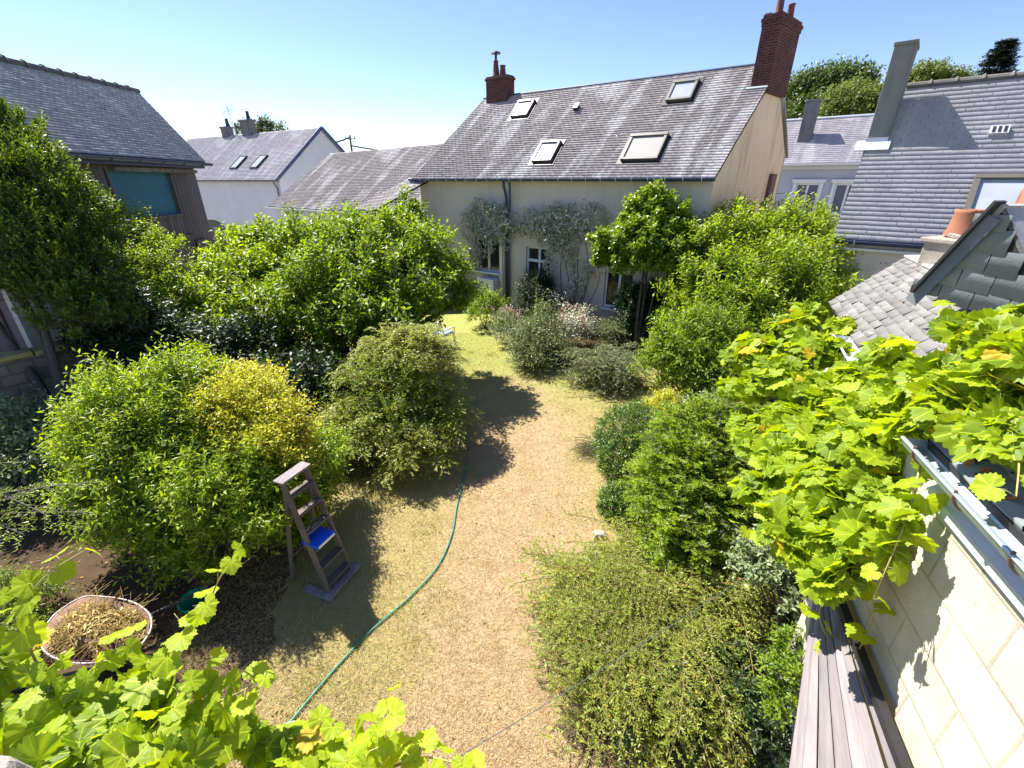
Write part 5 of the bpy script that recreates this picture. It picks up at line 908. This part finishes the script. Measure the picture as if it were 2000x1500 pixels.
# ================================================================== GRAPE VINES
def vine(label, base, lobes, n, leaf, canes, w_, stem_to, seed_up=.9, facing=None, drop=0.):
    root = empty('grape_vine', base, label=label, cat='vine'); base = np.asarray(base); L = lobes3(lobes); pr = L[:, 3] ** 2; li = rng.choice(len(L), n, p=pr / pr.sum()); dd = rdir(n, -.35)
    P = L[li, :3] + dd * (L[li, 3] * (.55 + .5 * rng.random(n)))[:, None] * np.array([1, 1, .6]); nn_ = unit(dd * .55 + Z * seed_up + rng.normal(0, .42, (n, 3)) + (facing if facing is not None else 0)); A_ = unit(rng.normal(0, .6, (n, 3)) + dd * .6 - Z * .55)
    tn = np.clip(rng.normal(.46, .3, n), 0, .92); sz = leaf * (.45 + .5 * rng.random(n)); mbc = MB()
    for cn in canes:
        pts = path([at(*c_) for c_ in cn[0]], 30); mbc.tube(pts - base, np.linspace(.006, .0025, 30), 5); k_ = cn[1]; t_ = np.linspace(.06, 1, k_); ix = (t_ * 29).astype(int); sd = unit(np.cross(pts[-1] - pts[0], Z)); sg = np.where(np.arange(k_) % 2, 1, -1)[:, None]
        Pc = pts[ix] + sd * sg * leaf * .32 + rng.normal(0, .012, (k_, 3)) + Z * .01; Sc = leaf * (.95 - .55 * t_) * (.85 + .3 * rng.random(k_))
        P = np.vstack([P, Pc]); A_ = np.vstack([A_, unit(sd * sg * .8 + rng.normal(0, .35, (k_, 3)) - Z * .35)]); nn_ = np.vstack([nn_, unit(Z * .8 + rng.normal(0, .35, (k_, 3)) + (facing if facing is not None else 0))]); tn = np.r_[tn, np.clip(.55 + .4 * t_ + rng.normal(0, .1, k_), 0, .925)]; sz = np.r_[sz, Sc]
        for i in range(k_): mbc.tube([pts[ix[i]] - base, (pts[ix[i]] + Pc[i]) / 2 - base + Z * .01, Pc[i] - base], .0016, 4)
        for i in range(0, k_, 3):
            d0 = unit(rng.normal(0, 1, 3)); mbc.tube([pts[ix[i]] - base, pts[ix[i]] - base + d0 * .05, pts[ix[i]] - base + d0 * .09 + Z * .02], .001, 4)
    odd = rng.random(len(tn)) < .012; tn[odd] = .97
    leaves('foliage', P - base, A_, nn_, sz, T_G, M['grape'], root, tn, .85 + .3 * rng.random(len(P)), uv=True)
    for _ in range(0):
        i = rng.integers(0, n); j = rng.integers(0, len(L)); a0_ = L[j, :3]; mbc.tube([a0_ - base, (a0_ + P[i]) / 2 - base + rng.normal(0, .04, 3), P[i] - base], [.006, .005, .003], 5)
    for s_ in stem_to: mbc.tube(path([base * 0, (np.array(s_) - base) * .5 + rng.normal(0, .06, 3), np.array(s_) - base], 12), np.linspace(.035, .015, 12), 8)
    mbc.build('canes', M['cane'], root, smooth=True); return root
R1 = [(1450, 700, 5.1, 30), (1440, 760, 4.9, 30), (1460, 830, 4.6, 30), (1580, 610, 5.3, 26), (1640, 640, 4.9, 24), (1480, 690, 4.9, 50), (1560, 640, 5.0, 36), (1600, 690, 4.6, 50), (1530, 740, 4.5, 60), (1620, 770, 4.0, 65), (1690, 740, 3.6, 40), (1540, 830, 4.0, 55), (1490, 870, 4.0, 50), (1700, 800, 3.3, 60), (1640, 860, 3.4, 75), (1560, 910, 3.5, 70), (1500, 960, 3.5, 50), (1720, 880, 2.9, 75), (1640, 960, 3.0, 70), (1560, 1020, 3.1, 65), (1720, 960, 2.7, 55), (1640, 1050, 2.8, 50), (1740, 1010, 2.6, 45), (1560, 1070, 3.0, 36), (1465, 760, 4.6, 30), (1690, 1060, 2.5, 42), (1650, 1120, 2.55, 30), (1610, 1130, 2.6, 24), (1765, 845, 2.75, 42), (1765, 1010, 2.3, 24), (1725, 1070, 2.35, 22)]
vine('sunlit grape vine spilling over the right side of the garden from the limestone building', gz(1600, 1260), R1, 3600, .125, [([(1640, 1050, 2.8), (1630, 1130, 2.8), (1600, 1200, 2.9), (1640, 1290, 2.9)], 9), ([(1560, 1060, 3), (1520, 1040, 3.1), (1470, 1050, 3.3), (1430, 1020, 3.4)], 6), ([(1800, 900, 2.35), (1775, 1000, 2.25), (1740, 1090, 2.25), (1705, 1170, 2.3)], 9), ([(1690, 1060, 2.6), (1680, 1120, 2.6), (1700, 1160, 2.6), (1645, 1330, 2.8)], 6), ([(1500, 700, 4.9), (1450, 690, 5), (1425, 720, 5)], 5)], 0, [at(1640, 1000, 3.1), at(1700, 860, 3.1), at(1540, 800, 4.2)])
R2 = [(1780, 780, 2.7, 60), (1850, 740, 2.5, 50), (1795, 840, 2.5, 38), (1880, 800, 2.2, 60), (1950, 760, 2.1, 60), (1960, 680, 2.4, 55), (1900, 650, 2.6, 38), (1990, 860, 1.8, 55), (1920, 840, 2.0, 40), (2010, 700, 2.0, 50), (1730, 690, 3.2, 28), (1990, 620, 2.5, 25)]
vine('larger leaved grape vine growing along the gutter and under the slate hung gable', gz(1900, 1200), R2, 900, .14, [([(1800, 780, 2.8), (1770, 700, 3.0), (1740, 660, 3.1), (1715, 690, 3.1)], 7), ([(1900, 700, 2.5), (1880, 630, 2.7), (1850, 600, 2.8), (1835, 620, 2.8)], 6), ([(1960, 800, 2.0), (1990, 900, 1.7), (1985, 970, 1.55)], 6)], 0, [at(1850, 800, 2.5)])
L1 = [(60, 1420, 1.75, 85), (170, 1460, 1.6, 85), (290, 1430, 1.7, 65), (390, 1450, 1.7, 60), (240, 1370, 1.85, 45), (460, 1470, 1.7, 50), (560, 1495, 1.65, 40), (660, 1500, 1.65, 35), (-20, 1320, 1.8, 50), (350, 1500, 1.5, 50)]
cn = [([(150, 1400, 1.8), (60, 1270, 1.8), (50, 1190, 1.75), (95, 1120, 1.7), (165, 1075, 1.7)], 12), ([(200, 1480, 1.7), (260, 1350, 1.75), (330, 1270, 1.75), (400, 1190, 1.75), (435, 1120, 1.7), (462, 1085, 1.7)], 17), ([(330, 1450, 1.7), (430, 1370, 1.7), (490, 1340, 1.7), (525, 1310, 1.7)], 10), ([(640, 1490, 1.7), (720, 1450, 1.7), (760, 1400, 1.7), (785, 1360, 1.7)], 9),
      ([(760, 1500, 1.65), (830, 1480, 1.65), (920, 1500, 1.6)], 7), ([(0, 1380, 1.8), (-20, 1260, 1.8), (15, 1170, 1.8)], 8), ([(520, 1500, 1.7), (590, 1440, 1.7), (650, 1410, 1.7)], 8), ([(100, 1480, 1.6), (150, 1380, 1.7), (200, 1290, 1.75), (290, 1240, 1.8)], 11), ([(420, 1490, 1.6), (380, 1380, 1.7), (400, 1290, 1.75)], 8), ([(30, 1450, 1.6), (90, 1360, 1.7), (110, 1290, 1.75)], 8), ([(250, 1500, 1.5), (330, 1390, 1.6), (370, 1310, 1.7)], 9), ([(600, 1520, 1.6), (690, 1480, 1.6), (740, 1460, 1.6)], 7)]
vine('grape vine in the lower left foreground with shoots rising past the wheelbarrow', at(200, 1750, 1.9), L1, 240, .108, cn, 0, [at(200, 1450, 1.7), at(500, 1480, 1.7)], seed_up=.5, facing=np.array([.0, -.4, .1]))
# ================================================================== FAR TREES
def ftree(name, ls, label, mat, ncl, leaf, base_w, cat='tree', **k_):
    L = lobes3(ls); b_ = np.array([L[:, 0].mean(), L[:, 1].mean(), 0.]); return plant(name, ls, label, cat, M[mat], ncl, 6, 6, leaf * 4, leaf, 1, T_D, b_, .3, twig=False, **k_)
LM_('lf_far', (.04, .07, .018), (.10, .15, .03), (.15, .22, .03), tw=.3)
LM_('lf_far_light', (.09, .12, .025), (.17, .21, .045), (.24, .30, .04), tw=.35)
ftree('broadleaf_tree', [(1570, 193, 48, 25.2), (1620, 183, 48, 27.4), (1665, 176, 48, 21.6), (1590, 233, 47, 27.4), (1555, 248, 47, 21.6), (1640, 218, 47, 21.6)], 'big dark green tree on the skyline just right of the tall brick chimney', 'lf_far', 1100, .33, 48)
ftree('broadleaf_tree', [(1640, 221, 42, 23.4), (1665, 201, 43, 18.7), (1700, 216, 42, 23.4), (1625, 241, 42, 15.6), (1720, 241, 42, 18.7)], 'lighter rounded tree in front of the big skyline tree, left of the grey chimney', 'lf_far_light', 700, .28, 42)
ftree('broadleaf_tree', [(1790, 166, 60, 16), (1815, 160, 60, 14.4), (1845, 170, 60, 12.8), (1870, 173, 60, 9.6), (1760, 183, 60, 9.6)], 'pale green tree tops just above the ridge tiles right of the grey chimney', 'lf_far_light', 420, .35, 60)
ftree('distant_tree', [(500, 258, 80, 9), (520, 254, 80, 9), (540, 256, 80, 8), (480, 260, 80, 7)], 'small distant tree top above the pale house roof', 'lf_far', 120, .35, 80)
cw = 62.; cb = at(1938, 160, cw); hT = at(1942, 88, cw)[2]; n_ = 190; zz_ = cb[2] - 3 + (hT - cb[2] + 3) * rng.random(n_) ** .8; a_ = rng.random(n_) * 6.28; sc = np.clip((hT - zz_) / (hT - cb[2]), 0.02, 2)
S0 = np.stack([np.full(n_, cb[0]), np.full(n_, cb[1]), zz_], 1); D0 = np.stack([np.cos(a_), np.sin(a_), .25 + 0 * a_], 1)
fr0 = fronds('conifer_tree', S0, D0, (.5 + 2.0 * sc) * (.6 + .7 * rng.random(n_)), .1, 9, .75, 7, .38, M['lf_fir'], 'dark spiky conifer on the skyline at the upper right', 'tree', np.array([cb[0], cb[1], 0]), wr=2.5, crown='crown', stem='branches')
MB().tube([(0, 0, 0), (0, 0, hT - .5)], [.4, .06], 8).build('trunk', M['bark'], fr0)
# fallen leaves and litter on the beds
n_ = 9000; lx = rng.uniform(-9, 6, n_); ly = rng.uniform(1.2, 12, n_); M['litter'] = leafmat('litter', (.14, .08, .03), (.40, .28, .11), (.3, .2, .05), .15, .9, .05)
keep = (lx < -.28 * ly - 1.0) | (lx > .12 * ly + .9) | (rng.random(n_) < .10); P_ = np.stack([lx, ly, np.full(n_, .012)], 1)[keep]; m_ = len(P_)
leaves('leaf_litter', P_, unit(rng.normal(0, 1, (m_, 3)) * np.array([1, 1, .25])), unit(rng.normal(0, .35, (m_, 3)) + Z), .025 + .03 * rng.random(m_), T_D, M['litter'], None, None, 1, kind='stuff', label='dry fallen leaves scattered on the bare soil under the shrubs', cat='leaf litter')
print('objects', len(bpy.data.objects), 'polys', sum(len(o.data.polygons) for o in bpy.data.objects if o.type == 'MESH'))
